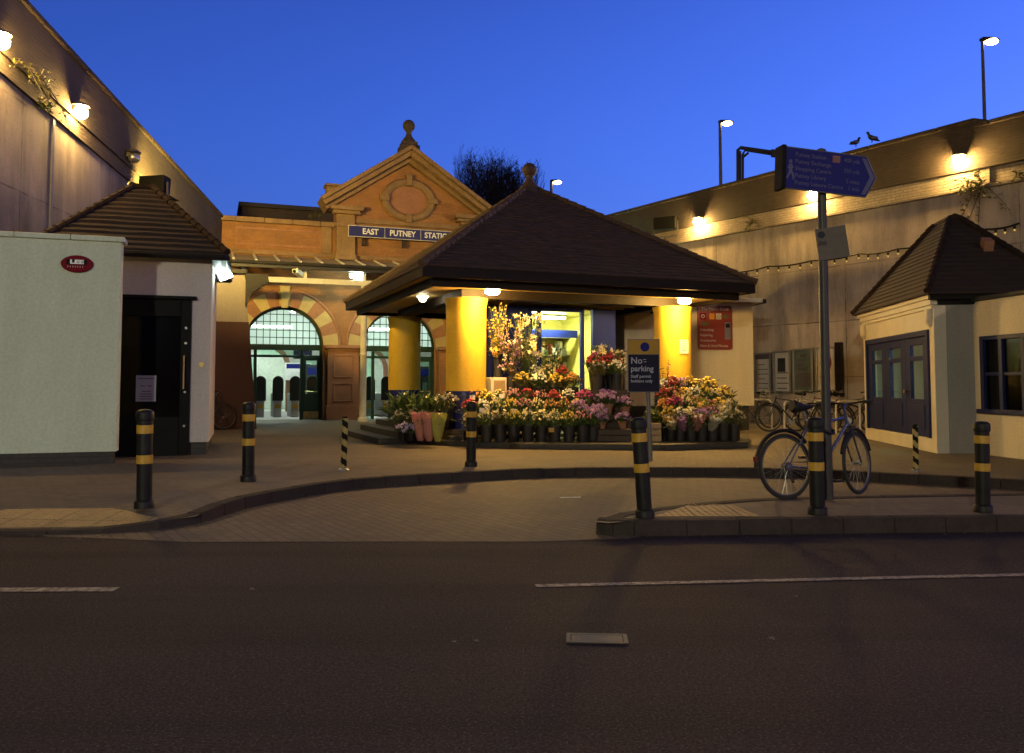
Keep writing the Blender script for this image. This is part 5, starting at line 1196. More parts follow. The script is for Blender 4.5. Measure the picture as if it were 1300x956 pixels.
# ------------------------------------------------------------------ bollards
def make_bollard():
    o = empty('bollard', (0,0,0)); mb = MB()
    mb.lathe([(.088,0),(.088,.06),(.078,.075),(.068,.08),(.068,.815),(.076,.82),(.078,.835),(.078,.885),(.072,.90),(.045,.918),(.0,.922)], 28, caps=False)
    mb.build('post', M['black_plastic'], o, smooth=True)
    for z in (.735, .455):
        mb = MB(); mb.lathe([(.0695,z-.04),(.0715,z-.038),(.0715,z+.038),(.0695,z+.04)], 28); mb.build('reflective_band', M['yellow_band'], o, smooth=True)
    return o
b0 = make_bollard()
BL = [(183,645,124,0,'black bollard with amber bands in front of the black glazed door'),(315,611,100,0,'black bollard with amber bands at the bend of the kerb'),(598,592,82,0,'black bollard with amber bands before the flower buckets'),
      (819,657,126,radians(-4),'black bollard tilted beneath the No parking sign at the island tip'),(1038,653,122,0,'black bollard with amber bands in front of the locked bicycle'),(1248,650,114,radians(1.5),'black bollard with amber bands at the right end of the island')]
for i, (px, py, hp, tl_, lab) in enumerate(BL):
    g = gnd(px, py, .12); o = b0 if i == 0 else copy_tree(b0)
    hh = hp/F*g.y*1.0/.922; o.location = g; o.scale = (hh*1.02,hh*1.02,hh); o.rotation_euler = (radians(R.uniform(-.8,.8)), tl_ + radians(R.uniform(-.8,.8)), 0)
    tag(o, lab, 'bollard', 'black bollards with amber bands')
def make_striped():
    o = empty('striped_post', (0,0,0)); mb = MB(); n, k = 16, 36; r = .055; vs = []
    for i in range(k+1):
        for j in range(n):
            a = 2*pi*j/n; vs.append((r*cos(a), r*sin(a), .03 + .85*i/k))
    fs = []
    mb.v = [V(v) for v in vs]
    for i in range(k):
        for j in range(n):
            mb.f.append([i*n+j, i*n+(j+1)%n, (i+1)*n+(j+1)%n, (i+1)*n+j]); mb.m.append(int(((j/n) + i/k*4.0)*2) % 2)
    mb.mi = 0; mb.lathe([(r,.88),(.04,.91),(0,.915)], n, caps=False)
    mb.build('post', [M['black_paint'], mat('dull yellow stripe', (.30,.23,.07), .5, var=.25)], o)
    mb = MB(); mb.lathe([(.10,0),(.10,.012),(.07,.03),(.056,.04)], 18); mb.build('base_plate', M['steel'], o); return o
for i, (px, py, hp, lab) in enumerate(((436,597,68,'slim black and yellow striped post on the forecourt left of the kiosk'),(1163,598,59,'slim black and yellow striped post in front of the blue doors'))):
    g = gnd(px, py, .12); o = make_striped() if i == 0 else copy_tree(sp0)
    if i == 0: sp0 = o
    o.location = g; s = hp/F*g.y/.915; o.scale = (s*.95,s*.95,s); o.rotation_euler = (0, radians(2.5 if i else 1.5), i*1.0); tag(o, lab, 'post', 'striped posts')

# ------------------------------------------------------------------ No parking sign
g = gnd(826, 583, .12); Yp = 12.6
nb0 = at(824, 560, Yp); np_ = empty('parking_sign', (nb0.x-.03, Yp, .12), radians(4), 'navy No parking sign with an ochre top panel on a grey post', 'sign')
zt = at(818, 432, Yp).z - .12; zb_ = at(818, 497, Yp).z - .12; w_ = 39/F*Yp
mb = MB(); mb.tube([(.05,0,0),(0,.0,zt-.05)], .034, 12); mb.build('post', M['grey_paint'], np_, smooth=True)
cxs = -.06
mb = MB(); mb.box(cxs-w_/2,cxs+w_/2,-.075,-.055,zb_,zt-.22); mb.build('navy_panel', M['sign_navy'], np_)
mb = MB(); mb.box(cxs-w_/2,cxs+w_/2,-.075,-.055,zt-.216,zt); mb.build('ochre_panel', M['sign_amber'], np_)
mb = MB(); e = .012
for (a,b,c,d) in ((cxs-w_/2-e,cxs+w_/2+e,zt,zt+e),(cxs-w_/2-e,cxs+w_/2+e,zb_-e,zb_),(cxs-w_/2-e,cxs-w_/2,zb_,zt),(cxs+w_/2,cxs+w_/2+e,zb_,zt),(cxs-w_/2,cxs+w_/2,zt-.222,zt-.214)): mb.box(a,b,-.079,-.05,c,d)
mb.box(cxs-.03,cxs+.15,-.05,.03,zt-.3,zt-.25); mb.box(cxs-.03,cxs+.15,-.05,.03,zb_+.1,zb_+.15); mb.build('frame', M['grey_paint'], np_)
mb = MB(); mb.lathe([(.07,-.081),(.07,-.076)], 24, (cxs+.02,0,zt-.105), ax='y'); mb.build('blue_disc', M['sign_blue'], np_)
tx = cxs-w_/2+.035
M['np_text'] = mat('greyed sign lettering', (.34,.34,.42), .5, var=.1)
text('No', .135, M['np_text'], np_, (tx,-.078,zt-.315), bold=.002); text('parking', .118, M['np_text'], np_, (tx,-.078,zt-.435), bold=.002)
text('Staff permit', .066, M['np_text'], np_, (tx,-.078,zt-.55), bold=.001); text('holders only', .066, M['np_text'], np_, (tx,-.078,zt-.62), bold=.001)
mb = MB(); mb.box(tx+.19,tx+.235,-.079,-.0755,zt-.30,zt-.29); mb.box(tx+.20,tx+.24,-.079,-.0755,zt-.335,zt-.325); mb.build('mark', M['np_text'], np_)

# ------------------------------------------------------------------ blue fingerpost on the island
Yf = 8.25; g = gnd(1051, 634, .12)
fp = empty('fingerpost', (g.x, g.y, .12), 0, 'tall post with a big blue pointed pedestrian direction sign and a small parking plate', 'sign')
T = at(1043, 193, g.y); dx = T.x - g.x
zt = T.z - .12
mb = MB(); mb.tube([(0,0,0),(0,0,1.0),(0,0,zt)], [.055,.045,.045], 16); mb.lathe([(.05,zt),(.05,zt+.02),(.02,zt+.035)], 16); mb.build('pole', M['dark_steel'], fp, smooth=True)
# the finger board: its four corners are read on the board's own tilted plane
def fz(px, py): p = at(px, py, g.y); return V((p.x - g.x, 0, p.z - .12))
bl_, tl2, br_, tr_ = fz(991,241), fz(991,190), fz(1098,251), fz(1098,203)
fr = radians(-10)
fb_ = empty('finger', (0,0,0)); bpy.data.objects.remove(fb_)
cxb = (bl_.x + tr_.x)/2; czb = (bl_.z + tl2.z + br_.z + tr_.z)/4; L = (tr_.x - bl_.x); hL = tl2.z - bl_.z; tilt = atan2((br_.z+tr_.z)-(bl_.z+tl2.z), 2*L)
# receding to the right lowers the lines; use a real yaw plus a small sag
yaw = radians(13); Lr = L/cos(yaw)*1.03
rotb = (0, 0, yaw)
org = V((cxb, -.075, czb))
tipx = Lr/2 + .115
sag = -.045
def shear(x): return sag*x/Lr*2
pl = [(-Lr/2,-hL/2),(Lr/2,-hL/2),(tipx,0),(Lr/2,hL/2),(-Lr/2,hL/2)]
roll = (0, radians(3.0), yaw)
mb = MB(); mb.prism([(x,-.012,z) for x, z in pl], (0,.024,0)); fo_ = mb.build('finger_board', M['sign_blue'], fp, loc=org, rot=roll)
mb = MB(); e = .009
for (a, b) in zip(pl, pl[1:]+pl[:1]): mb.tube([(a[0],-.005,a[1]),(b[0],-.005,b[1])], e, 6)
mb.build('board_edge', M['grey_paint'], fo_)
mb = MB(); mb.box(-Lr/2-.055,-Lr/2-.012,-.05,.10,-hL/2-.02,hL/2+.01); mb.build('end_cap', M['black_paint'], fo_, bevel=.006)
mb = MB(); cw = .032
for s in (-1, 1): mb.prism([(Lr/2-.055,-.014,s*hL/2*.90),(Lr/2-.055+.045,-.014,s*hL/2*.90),(tipx-.02,-.014,0),(tipx-.075,-.014,0)], (0,-.003,0))
mb.build('chevron', M['sign_letter'], fo_)
tx = -Lr/2 + .105; ls = hL/6.4
for i, t in enumerate(('Putney Station','Putney Exchange','Shopping Centre','Putney Library','Putney Leisure Centre')):
    text(t, ls*.92, M['sign_letter'], fo_, (tx,-.0145,hL/2-ls*(1.0+1.1*i)), bold=.0004, depth=.001)
for i, t in ((0,'400 yds'),(1.5,'350 yds'),(3,'5 mins'),(4,'1 min')): text(t, ls*.92, M['sign_letter'], fo_, (Lr/2-.075,-.0145,hL/2-ls*(1.0+1.1*i)), align='RIGHT', bold=.0004, depth=.001)
mb = MB(); mb.mi = 0; zr = hL/2-ls*1.0; xr = tx + .42
mb.box(xr,xr+.085,-.0150,-.0125,zr-.035,zr+.035); mb.mi = 1
for dz in (-.016, .016): mb.box(xr+.008,xr+.077,-.0165,-.0152,zr+dz-.005,zr+dz+.005)
mb.prism([(xr+.02,-.0166,zr-.026),(xr+.03,-.0166,zr-.026),(xr+.065,-.0166,zr+.026),(xr+.055,-.0166,zr+.026)], (0,-.001,0)); mb.build('rail_emblem', [M['red'], M['plate']], fo_)
mb = MB(); wx, wz = -Lr/2+.055, -.02; k = .13
mb.lathe([(.018*1.1,-.0155),(.018*1.1,-.0145)], 12, (wx,0,wz+.085), ax='y')
for pts2 in (((0,.06),(.0,-.005),.020),((0,-.005),(.03,-.045),.013),((.03,-.045),(.035,-.095),.011),((0,-.005),(-.018,-.05),.013),((-.018,-.05),(-.04,-.09),.011),((0,.055),(.028,.02),.009),((0,.055),(-.026,.015),.009)):
    (a1,b1),(a2,b2),w9 = pts2; d = V((a2-a1,0,b2-b1)); nn = V((-d.z,0,d.x)).normalized()*w9
    p1 = V((wx+a1,-.0145,wz+b1)); p2 = V((wx+a2,-.0145,wz+b2)); mb.prism([p1-nn,p2-nn,p2+nn,p1+nn], (0,-.001-.0003*R.random(),0))
mb.build('walker_symbol', M['sign_letter'], fo_)
mb = MB(); mb.box(-.06,.06,-.07,-.04,czb-.12,czb-.09); mb.box(-.06,.06,-.07,-.04,czb+.09,czb+.12); mb.build('clamp', M['dark_steel'], fp)
pc_ = fz(1053, 310); pw, ph = 37/F*g.y, 41/F*g.y
mb = MB(); mb.box(-pw/2,pw/2,-.008,.008,-ph/2,ph/2); pp = mb.build('parking_plate', M['plate'], fp, loc=(pc_.x,-.07,pc_.z), rot=(0,radians(-7),radians(-14)), bevel=.004)
mb = MB(); mb.lathe([(.036,-.011),(.036,-.0085)], 20, (-pw/2+.055,0,ph/2-.065), ax='y'); mb.build('blue_disc', M['sign_navy'], pp)
mb = MB(); mb.box(-pw/2+.004,pw/2-.004,-.0105,-.0085,ph/2-.128,ph/2-.122); mb.build('rule', M['ink'], pp)
for i, t in enumerate(('Mon - Sat','7am - 7pm')): text(t, .042, M['ink'], pp, (0,-.0100,-.03-.075*i), align='CENTER', depth=.001)
mb = MB(); mb.box(-.07,.07,-.065,-.02,pc_.z-.02,pc_.z+.02); mb.build('clamp', M['dark_steel'], fp)

# ------------------------------------------------------------------ bicycles
def wheel(parent, x, r=.335, steer=None, tm='rubber', nsp=28):
    w = empty('wheel', (x,0,r)); w.parent = parent
    mb = MB(); mb.tube([(r*.955*cos(2*pi*i/40),0,r*.955*sin(2*pi*i/40)) for i in range(40)], .0195, 8, closed=True); mb.build('tyre', M[tm], w, smooth=True)
    mb = MB(); mb.tube([(r*.885*cos(2*pi*i/40),0,r*.885*sin(2*pi*i/40)) for i in range(40)], .010, 6, closed=True); mb.build('rim', M['rim_alloy'], w, smooth=True)
    mb = MB()
    for i in range(nsp):
        a = 2*pi*i/nsp; s = .028*(1 if i % 2 else -1); b = a + .5*(1 if i % 4 < 2 else -1); mb.tube([(.018*cos(b),s,.018*sin(b)),(r*.885*cos(a),0,r*.885*sin(a))], .0016, 4, caps=False)
    mb.build('spokes', M['steel'], w)
    mb = MB(); mb.lathe([(.012,-.055),(.026,-.035),(.018,-.02),(.018,.02),(.026,.035),(.012,.055)], 12, ax='y'); mb.build('hub', M['steel'], w, smooth=True); return w
def make_bike(fm, guards=True, basket=False, steer=0.0, drop=False):
    o = empty('bicycle', (0,0,0)); rw_, fw_ = V((-.50,0,.335)), V((.53,0,.335))
    bb_ = V((-.04,0,.29)); st_, hb = V((-.20,0,.80)), V((.36,0,.76)); ht = V((.33,0,.86))
    mb = MB(); mb.tube([bb_, st_], .016, 10); mb.tube([st_ + V((.02,0,-.06)), ht + V((.01,0,-.03))], .016, 10); mb.tube([bb_, hb + V((.0,0,-.0))], .019, 10); mb.tube([hb + V((.015,0,-.04)), ht], .021, 10)
    for s in (-1, 1): mb.tube([bb_ + V((0,.03*s,0)), rw_ + V((0,.05*s,0))], .009, 8); mb.tube([st_ + V((.02,.015*s,-.06)), rw_ + V((0,.05*s,0))], .008, 8)
    mb.tube([bb_+V((0,-.04,0)), bb_+V((0,.04,0))], .022, 10); mb.build('frame', M[fm], o, smooth=True)
    wheel(o, -.50)
    sg = empty('steering_fork', (hb.x+.005,0,.60)); sg.parent = o
    # steering group modelled round its own axis; the wheel is its sub-part
    fkx = fw_.x - hb.x - .005
    mb = MB()
    for s in (-1, 1): mb.tube([(0,.035*s,.13),(.05,.05*s,-.05),(fkx,.05*s,-.265)], [.013,.011,.009], 8)
    mb.tube([(0,-.045,.13),(0,.045,.13)], .014, 8); mb.tube([(0,0,.13),(-.04,0,.30)], .014, 8)
    sg2 = mb.build('fork_blade', M['dark_steel'] if fm != 'silver_frame' else M['dark_steel'], sg, smooth=True)
    mb = MB(); mb.tube([(-.04,0,.28),(-.055,0,.34),(.03,0,.37)], .014, 8); mb.build('stem', M['silver_frame'] if fm == 'silver_frame' else M['steel'], sg, smooth=True)
    mb = MB()
    if drop: mb.tube([(.0,-.21,.22),(.10,-.21,.25),(.12,-.21,.33),(.04,-.20,.37),(.03,0,.37),(.04,.20,.37),(.12,.21,.33),(.10,.21,.25),(.0,.21,.22)], .012, 8)
    else: mb.tube([(-.05,-.30,.385),(.02,-.16,.39),(.03,0,.37),(.02,.16,.39),(-.05,.30,.385)], .011, 8)
    mb.build('handlebar', M['black_plastic'], sg, smooth=True)
    if not drop:
        for s in (-1, 1):
            mb = MB(); mb.tube([(-.06,.31*s,.385),(-.03,.20*s,.388)], .017, 8); mb.tube([(.02,.19*s,.38),(.05,.24*s,.36),(.01,.30*s,.355)], .006, 6); mb.build('grip', M['rubber'], sg, smooth=True)
    w = wheel(sg, fkx); w.location = (fkx,0,-.265)
    if guards:
        mb = MB(); mb.tube([(fkx+.365*cos(a),0,-.265+.365*sin(a)) for a in [radians(20+i*11) for i in range(14)]], .02, 6); mb.build('front_mudguard', M['black_plastic'], sg)
        mb = MB(); mb.tube([(-.50+.37*cos(a),0,.335+.37*sin(a)) for a in [radians(40+i*10) for i in range(15)]], .021, 6); mb.build('rear_mudguard', M['black_plastic'], o)
        mb = MB(); mb.obox((-.875,0,.42), (.012,0,0), (0,.022,0), (0,0,.028)); mb.build('rear_reflector', M['red'], o, bevel=.005)
    sg.rotation_euler = (0,0,steer)
    mb = MB(); mb.tube([st_, st_ + V((-.035,0,.12))], .013, 8); mb.build('seat_post', M['steel'], o)
    mb = MB(); sx, sz = st_.x-.04, st_.z+.13
    mb.tube([(sx-.13,0,sz+.03),(sx-.10,0,sz+.022),(sx+.02,0,sz+.012),(sx+.14,0,sz+.02)], [.055,.072,.040,.018], 12); s_ = mb.build('saddle', M['black_plastic'], o, smooth=True)
    mb = MB(); mb.lathe([(.085,-.004),(.085,.004)], 22, (bb_.x,-.045,bb_.z), ax='y'); mb.tube([(bb_.x,-.06,bb_.z),(bb_.x+.11,-.06,bb_.z-.125)], .010, 6); mb.tube([(bb_.x,.06,bb_.z),(bb_.x-.11,.06,bb_.z+.125)], .010, 6); cs = mb.build('crankset', M['steel'], o)
    mb = MB(); mb.box(bb_.x+.06,bb_.x+.16,-.15,-.07,bb_.z-.137,bb_.z-.113); mb.box(bb_.x-.16,bb_.x-.06,.07,.15,bb_.z+.113,bb_.z+.137); mb.build('pedal', M['black_plastic'], cs)
    mb = MB(); mb.tube([(bb_.x,-.045,bb_.z+.083),(-.50,-.045,.335+.04)], .005, 5); mb.tube([(bb_.x,-.045,bb_.z-.083),(-.50,-.045,.335-.04)], .005, 5); mb.lathe([(.045,-.055),(.045,-.04)], 16, (-.50,0,.335), ax='y'); mb.tube([(-.50,-.06,.30),(-.48,-.06,.21),(-.46,-.06,.17)], .014, 6); mb.build('chain', M['dark_steel'], o)
    if basket:
        mb = MB(); 
        for z in (.0,.07,.14,.2): mb.tube([(.06,-.15,z+.20),(.30,-.15,z+.20),(.30,.15,z+.20),(.06,.15,z+.20)], .006, 5, closed=True)
        for x, y in ((.06,-.15),(.18,-.15),(.30,-.15),(.30,0),(.30,.15),(.18,.15),(.06,.15)): mb.tube([(x,y,.2),(x,y,.4)], .005, 5)
        mb.build('basket', M['steel'], sg)
    return o
hb_ = make_bike('silver_frame', True, False, radians(22)); g = gnd(1047, 632, .12)
rwp = gnd(999, 633.5, .12); yawb = radians(22)
hb_.location = V((rwp.x + .50*cos(yawb)*.97, rwp.y + .50*sin(yawb)*.97 - .02, .12)); hb_.rotation_euler = (radians(-4),0,yawb); hb_.scale = (.97,)*3
tag(hb_, 'silver blue bicycle locked to the fingerpost on the island', 'bicycle')
def lock_ring(): 
    mb = MB(); mb.tube([(.10*cos(2*pi*i/20),.07*sin(2*pi*i/20),.02*sin(4*pi*i/20)) for i in range(20)], .014, 8, closed=True); return mb
mb = lock_ring(); o = mb.build('bike_lock', M['black_plastic'], None, loc=(fp.location.x-.04, fp.location.y-.03, .80)); tag(o, 'black cable lock looped round the fingerpost and bicycle', 'lock')
def rack_at(p, rz, label):
    mb = MB(); w, h = .36, .76; pts = [(-w,0,0),(-w,0,h-.12)] + [(-w+.12-.12*cos(a),0,h-.12+.12*sin(a)) for a in [pi/2*i/5 for i in range(1,6)]] + [(w-.12+.12*sin(a),0,h-.12+.12*cos(a)) for a in [pi/2*i/5 for i in range(0,6)]] + [(w,0,0)]
    mb.tube(pts, .025, 10); o = mb.build('bike_rack', M['white_pole'], None, loc=p, rot=(0,0,rz), smooth=True); tag(o, label, 'bike rack', 'pale hoop bike racks along the right wall'); return o
def ry(px, off): # point on the pavement at a set distance off the right wall
    p = on_right(px, 500, off); return V((p.x, p.y, .12))
wa = atan2(RWd.y, RWd.x)
BK_ = [(955, 'dark_steel', False, wa+radians(8), 1.9, radians(-20), 'dark bicycle beside the flowers at the left end of the racks'),
       (1003, 'dark_steel', True, radians(172), 2.9, radians(10), 'black bicycle with a full round wheel below the first two posters'),
       (1037, 'steel', True, radians(150), 2.5, radians(-15), 'pale grey bicycle standing behind the signpost'),
       (1052, 'dark_red_', False, radians(160), 1.7, radians(20), 'dark bicycle leaning among the others under the fourth poster'),
       (1078, 'dark_steel', True, radians(-20), 2.2, radians(-10), 'dark bicycle with a raised saddle nearest the blue doors')]
M['dark_red_'] = mat('dark maroon frame enamel', (.06,.015,.02), .3, var=.2)
for (px, fm, gd, rz, off, stg, lab) in BK_:
    b = make_bike(fm, gd, px == 1003, stg); b.location = ry(px, off); b.rotation_euler = (radians(R.uniform(-5,5)),0,rz); tag(b, lab, 'bicycle', 'bicycles parked along the right wall')
for (px, off, lab) in ((962,2.1,'hoop bike rack nearest the flowers'),(1010,2.6,'hoop bike rack under the second poster'),(1047,2.1,'hoop bike rack behind the signpost'),(1076,2.6,'hoop bike rack nearest the blue doors')):
    rack_at(ry(px, off), wa+radians(75 if px != 962 else 20), lab)
for (px, py, rz, lab) in ((258,546,radians(100),'bicycle showing only its wheels behind the left pavilion, nearer one'),(266,541,radians(96),'bicycle behind the left pavilion, farther one by the dark red wall')):
    g = gnd(px, py, .12); b = make_bike('dark_steel', False, False, radians(35)); b.location = g; b.rotation_euler = (radians(4),0,radians(6) if px == 258 else radians(12)); tag(b, lab, 'bicycle', 'bicycles behind the left pavilion')

# ------------------------------------------------------------------ poster cases on the right wall
def poster(x0, x1, yt, yb, label, style):
    a = on_right(x0, (yt+yb)/2, .06); b = on_right(x1, (yt+yb)/2, .06); t = on_right((x0+x1)/2, yt, .06); u = on_right((x0+x1)/2, yb, .06)
    w = (b-a).length; h = t.z-u.z; c = V(((a.x+b.x)/2, (a.y+b.y)/2, (t.z+u.z)/2))
    o = empty('poster_case', c, atan2(b.y-a.y, b.x-a.x), label, 'poster', 'poster cases on the right wall')
    mb = MB(); e = .06
    for (p,q,r_,s_) in ((-w/2,w/2,h/2-e,h/2),(-w/2,w/2,-h/2,-h/2+e),(-w/2,-w/2+e,-h/2+e,h/2-e),(w/2-e,w/2,-h/2+e,h/2-e)): mb.box(p,q,-.06,.04,r_,s_)
    mb.build('frame', M['steel'], o, bevel=.008)
    mb = MB(); mb.box(-w/2+e,w/2-e,.0,.03,-h/2+e,h/2-e); mb.build('sheet', M['paper'] if style != 2 else M['poster_art'], o)
    mb = MB(); mb.quad((-w/2+e,-.03,-h/2+e),(w/2-e,-.03,-h/2+e),(w/2-e,-.03,h/2-e),(-w/2+e,-.03,h/2-e)); mb.build('glazing', M['clear_glass'], o)
    mb = MB(); W2 = w/2-e-.06
    if style == 0:
        mb.box(-w/2+e,w/2-e,-.006,-.001,h/2-e-.14,h/2-e)
        for i in range(9): mb.box(-W2, W2*(.9 if i % 3 else .3), -.005,-.001, h/2-.35-.14*i-.022, h/2-.35-.14*i)
        mb.build('print', M['ink'], o)
    elif style == 1:
        mb.box(-.16,.10,-.006,-.001,h/2-.62,h/2-.22)
        for i in range(4): mb.box(-W2, W2*(1-.2*(i%2)), -.005,-.001, -.02-.15*i-.025, -.02-.15*i)
        mb.build('print', M['dark_steel'], o)
    elif style == 2:
        for i in range(5): mb.box(-W2+R.uniform(0,.2), W2-R.uniform(0,.3), -.005,-.001, h/2-.25-.13*i, h/2-.17-.13*i)
        mb.box(-W2,W2,-.004,-.001,-h/2+.15,-h/2+.55); mb.build('print', M['ink'], o)
    else:
        for i in range(3): mb.box(-W2+.1*i, W2-.2, -.005,-.001, -.2-.2*i-.03, -.2-.2*i)
        mb.prism([(.02+.14*cos(2*pi*i/16),-.005,.18+.20*sin(2*pi*i/16)) for i in range(16)], (0,.004,0)); mb.build('print', M['sign_red'], o)
    return o
poster(958,980,447.5,500,'poster case with lines of text and a dark header, farthest left on the wall',0)
poster(982,1005,445,499,'poster case with one dark picture above text, second on the wall',1)
poster(1007,1033,442,498,'poster case with a dark blue green picture, third on the wall',2)
poster(1036,1063,440,497,'poster case partly behind the tall signpost, nearest the blue doors',3)
# dark upright board beside the last poster
a = on_right(1066, 470, .1); mb = MB(); mb.box(-.10,.10,-.08,.04,-.72,.76); o = mb.build('side_board', M['brown_fascia'], None, loc=a, rot=(0,0,wa+pi), bevel=.01); tag(o, 'narrow dark upright board at the end of the poster cases', 'board')
# ------------------------------------------------------------------ string of bulbs along the right wall
sc_ = empty('light_string', (0,0,0), 0, 'sagging cable of small warm bulbs along the right wall', 'string lights')
pxs = [(770,378),(850,358),(921,346.5),(975,338),(1030,331),(1090,322),(1140,316),(1200,304),(1252,291),(1300,281)]
cp = []
for i in range(len(pxs)-1):
    a, b = on_right(*pxs[i], .06), on_right(*pxs[i+1], .06)
    for j in range(8): t = j/8; cp.append(a.lerp(b, t) - V((0,0,.05*sin(pi*t))))
mb = MB(); mb.tube(cp, .022, 6); mb.build('cable', M['black_plastic'], sc_)
for i in range(0, len(cp), 2):
    mb = MB(); mb.lathe([(.028,-.03),(.03,-.09),(.02,-.10)], 8, cp[i]); mb.build('socket', M['black_plastic'], sc_)
    mb = MB(); mb.ball(cp[i] - V((0,0,.12)), .024, 8, 5, (1,1,1.2)); mb.build('bulb', M['led'], sc_)
# ------------------------------------------------------------------ gantry beyond the wall
Yg = 27.5; ga = empty('sign_gantry', (at(944,240,Yg).x, Yg, 5.0), 0, 'dark pipe gantry on the right wall reaching behind the blue fingerpost', 'gantry')
def gz(px, py): p = at(px, py, Yg); return (p.x - ga.location.x, 0, p.z - 5.0)
mb = MB()
mb.tube([gz(937,262), gz(937,190), gz(940,187.5), gz(990,194.5)], .06, 10); mb.tube([gz(943,260), gz(943,196), gz(946,190.5), gz(990,197.5)], .045, 8); mb.build('outer_pipe', M['dark_steel'], ga, smooth=True)
mb = MB(); mb.tube([gz(940,260), gz(940,192)], .03, 8); mb.tube([gz(944,199), gz(950,194)], .04, 8); mb.build('brace', M['dark_steel'], ga)
mb = MB(); mb.obox(gz(1000,197), (.55,0,-.07), (0,.06,0), (0,0,.12)); mb.build('end_bracket', M['dark_steel'], ga)
# ------------------------------------------------------------------ birds on the parapet
def pigeon(px, py, rz, label):
    p = on_right(px, py, -.3); o = empty('pigeon', p, rz, label, 'bird', 'pigeons on the parapet'); mb = MB()
    mb.tube([(-.20,0,.05),(-.12,0,.08),(0,0,.12),(.08,0,.15),(.11,0,.20),(.125,0,.245),(.15,0,.25),(.185,0,.24)], [.012,.035,.062,.055,.032,.034,.028,.006], 10)
    for s in (-1,1): mb.tube([(.02,.02*s,.07),(.02,.02*s,0)], .007, 5)
    mb.build('body', M['dark_steel'], o, smooth=True)
    for s in (-1,1): mb = MB(); mb.ball((-.03,.05*s,.115), .06, 8, 5, (1.8,.25,.75)); mb.build('wing', M['grey_paint'], o, smooth=True)
    o.scale = (1.05,)*3
pigeon(1086, 186.5, radians(20), 'small dark pigeon on the right parapet above the blue sign'); pigeon(1108, 181, radians(190), 'pigeon with raised head on the parapet, nearer the tall street lamp')
# ------------------------------------------------------------------ drain cover and litter
p = [gnd(x, y, 0) for x, y in ((716,808),(779,807),(797,816),(740,818.5))]
M['iron_lid'] = brick('worn cast iron lid', (.055,.052,.062), (.035,.033,.042), (.012,.011,.013), .05, .025, .006, .55, True, 0, .4, .003)
c = sum(p, V())/4; mh = empty('drain_cover', (c.x,c.y,.0), radians(-4), 'rectangular iron access cover set in the near road', 'drain cover')
mb = MB(); mb.box(-.125,.125,-.055,.055,.0045,.008); mb.build('lid', M['sign_navy'] if False else M['iron_lid'], mh, bevel=.002)
mb = MB()
for (a,b,c_,d) in ((-.15,.15,.06,.075),(-.15,.15,-.075,-.06),(-.15,-.13,-.06,.06),(.13,.15,-.06,.06)): mb.box(a,b,c_,d,.004,.010)
mb.build('rim', M['dark_steel'], mh)
def litter(px, py, z, label, kind, name='litter_scrap'):
    g = gnd(px, py, z); mb = MB()
    if kind == 'flat': mb.box(-.12,.12,-.015,.015,.002,.008)
    elif kind == 'crumple': mb.ball((0,0,.035), .06, 9, 6, (1.3,.8,.7), .35)
    else: mb.add([(-.018,-.010,.004),(.0,-.014,.008),(.020,-.006,.012),(.016,.014,.006),(-.004,.010,.004),(-.016,.012,.010)], [(0,1,2,3,4,5)])
    o = mb.build(name, M['paper'] if kind != 'scrap' else M['plate'], None, loc=g, rot=(0,0,R.uniform(-.2,.2) if kind == 'flat' else R.uniform(0,6))); tag(o, label, 'litter', 'litter on the ground')
litter(724,632,.006,'flat white strip of litter lying on the brick lay by','flat'); litter(443,619,.006,'crumpled pale litter against the kerb left of the kiosk','crumple'); litter(527,617,.006,'small pale scrap under the kerb before the flowers','scrap')
for (px, py, z, lab) in ((41,594,.125,'tiny white scrap on the pavement below the white wall'),(102,604,.125,'tiny white scrap midway along the left pavement'),(4,618,.125,'tiny white scrap at the left edge of the pavement'),(378,586,.125,'tiny white scrap on the forecourt right of the kerb bollard'),(576,794+22,.004,'pale leaf like scrap on the near road, left of the cover'),(605,815,.004,'second pale scrap on the near road, nearer the cover'),(320,749,.004,'pale scrap on the road beyond the left white line'),(980,812,.004,'pale scrap on the road right of the cover'),(1010,758,.004,'pale scrap under the right white line')): litter(px, py, z, lab, 'scrap')
# ------------------------------------------------------------------ plants rooted in the walls
def wall_plant(p, n, label, rad, cnt, m='leaf_olive', hang=.4):
    o = empty('wall_plant', p, 0, label, 'plant', 'weeds growing out of the retaining walls'); fo = MB(); sm = MB()
    for i in range(max(7, cnt//16)):
        d = (rdir(-.6,.9) + n*.9).normalized(); L = rad*R.uniform(.5,1.15); pts = [V((0,0,0))]
        for k in range(1,5): pts.append(d*L*k/4 + V((0,0,-hang*L*(k/4)**2)) + rdir(-1,1)*.03)
        sm.tube(pts, [.012,.010,.008,.005,.003], 5)
        for k in range(16):
            q = pts[0].lerp(pts[-1], R.random()) if False else pts[min(3,int(R.random()*4))].lerp(pts[4], R.random()*.8); leaf(fo, q + rdir(-1,1)*.05*rad, rdir(-.7,.8), R.uniform(.06,.15)*max(.6,rad), R.uniform(.03,.06))
    sm.build('stem', M['bark'], o); fo.build('foliage', M[m], o)
wall_plant(on_right(955,283,.02), RWn, 'tuft of weeds in the right wall between the first two lamps', .55, 150)
wall_plant(on_right(1246,236,.02), RWn, 'large straggling buddleia on the right wall by the nearest lamp', .95, 420, 'leaf_olive', .5)
wall_plant(on_right(1292,222,.02), RWn, 'small dark weed at the right end of the wall', .4, 80)
wall_plant(on_left(28,80,.06), LWn, 'long trailing weed on the left wall beside the nearest lamp', .8, 180, 'leaf_olive', .9)
wall_plant(on_left(52,133,.06), LWn, 'little green weed on the left wall below the trailing one', .22, 50, 'leaf')
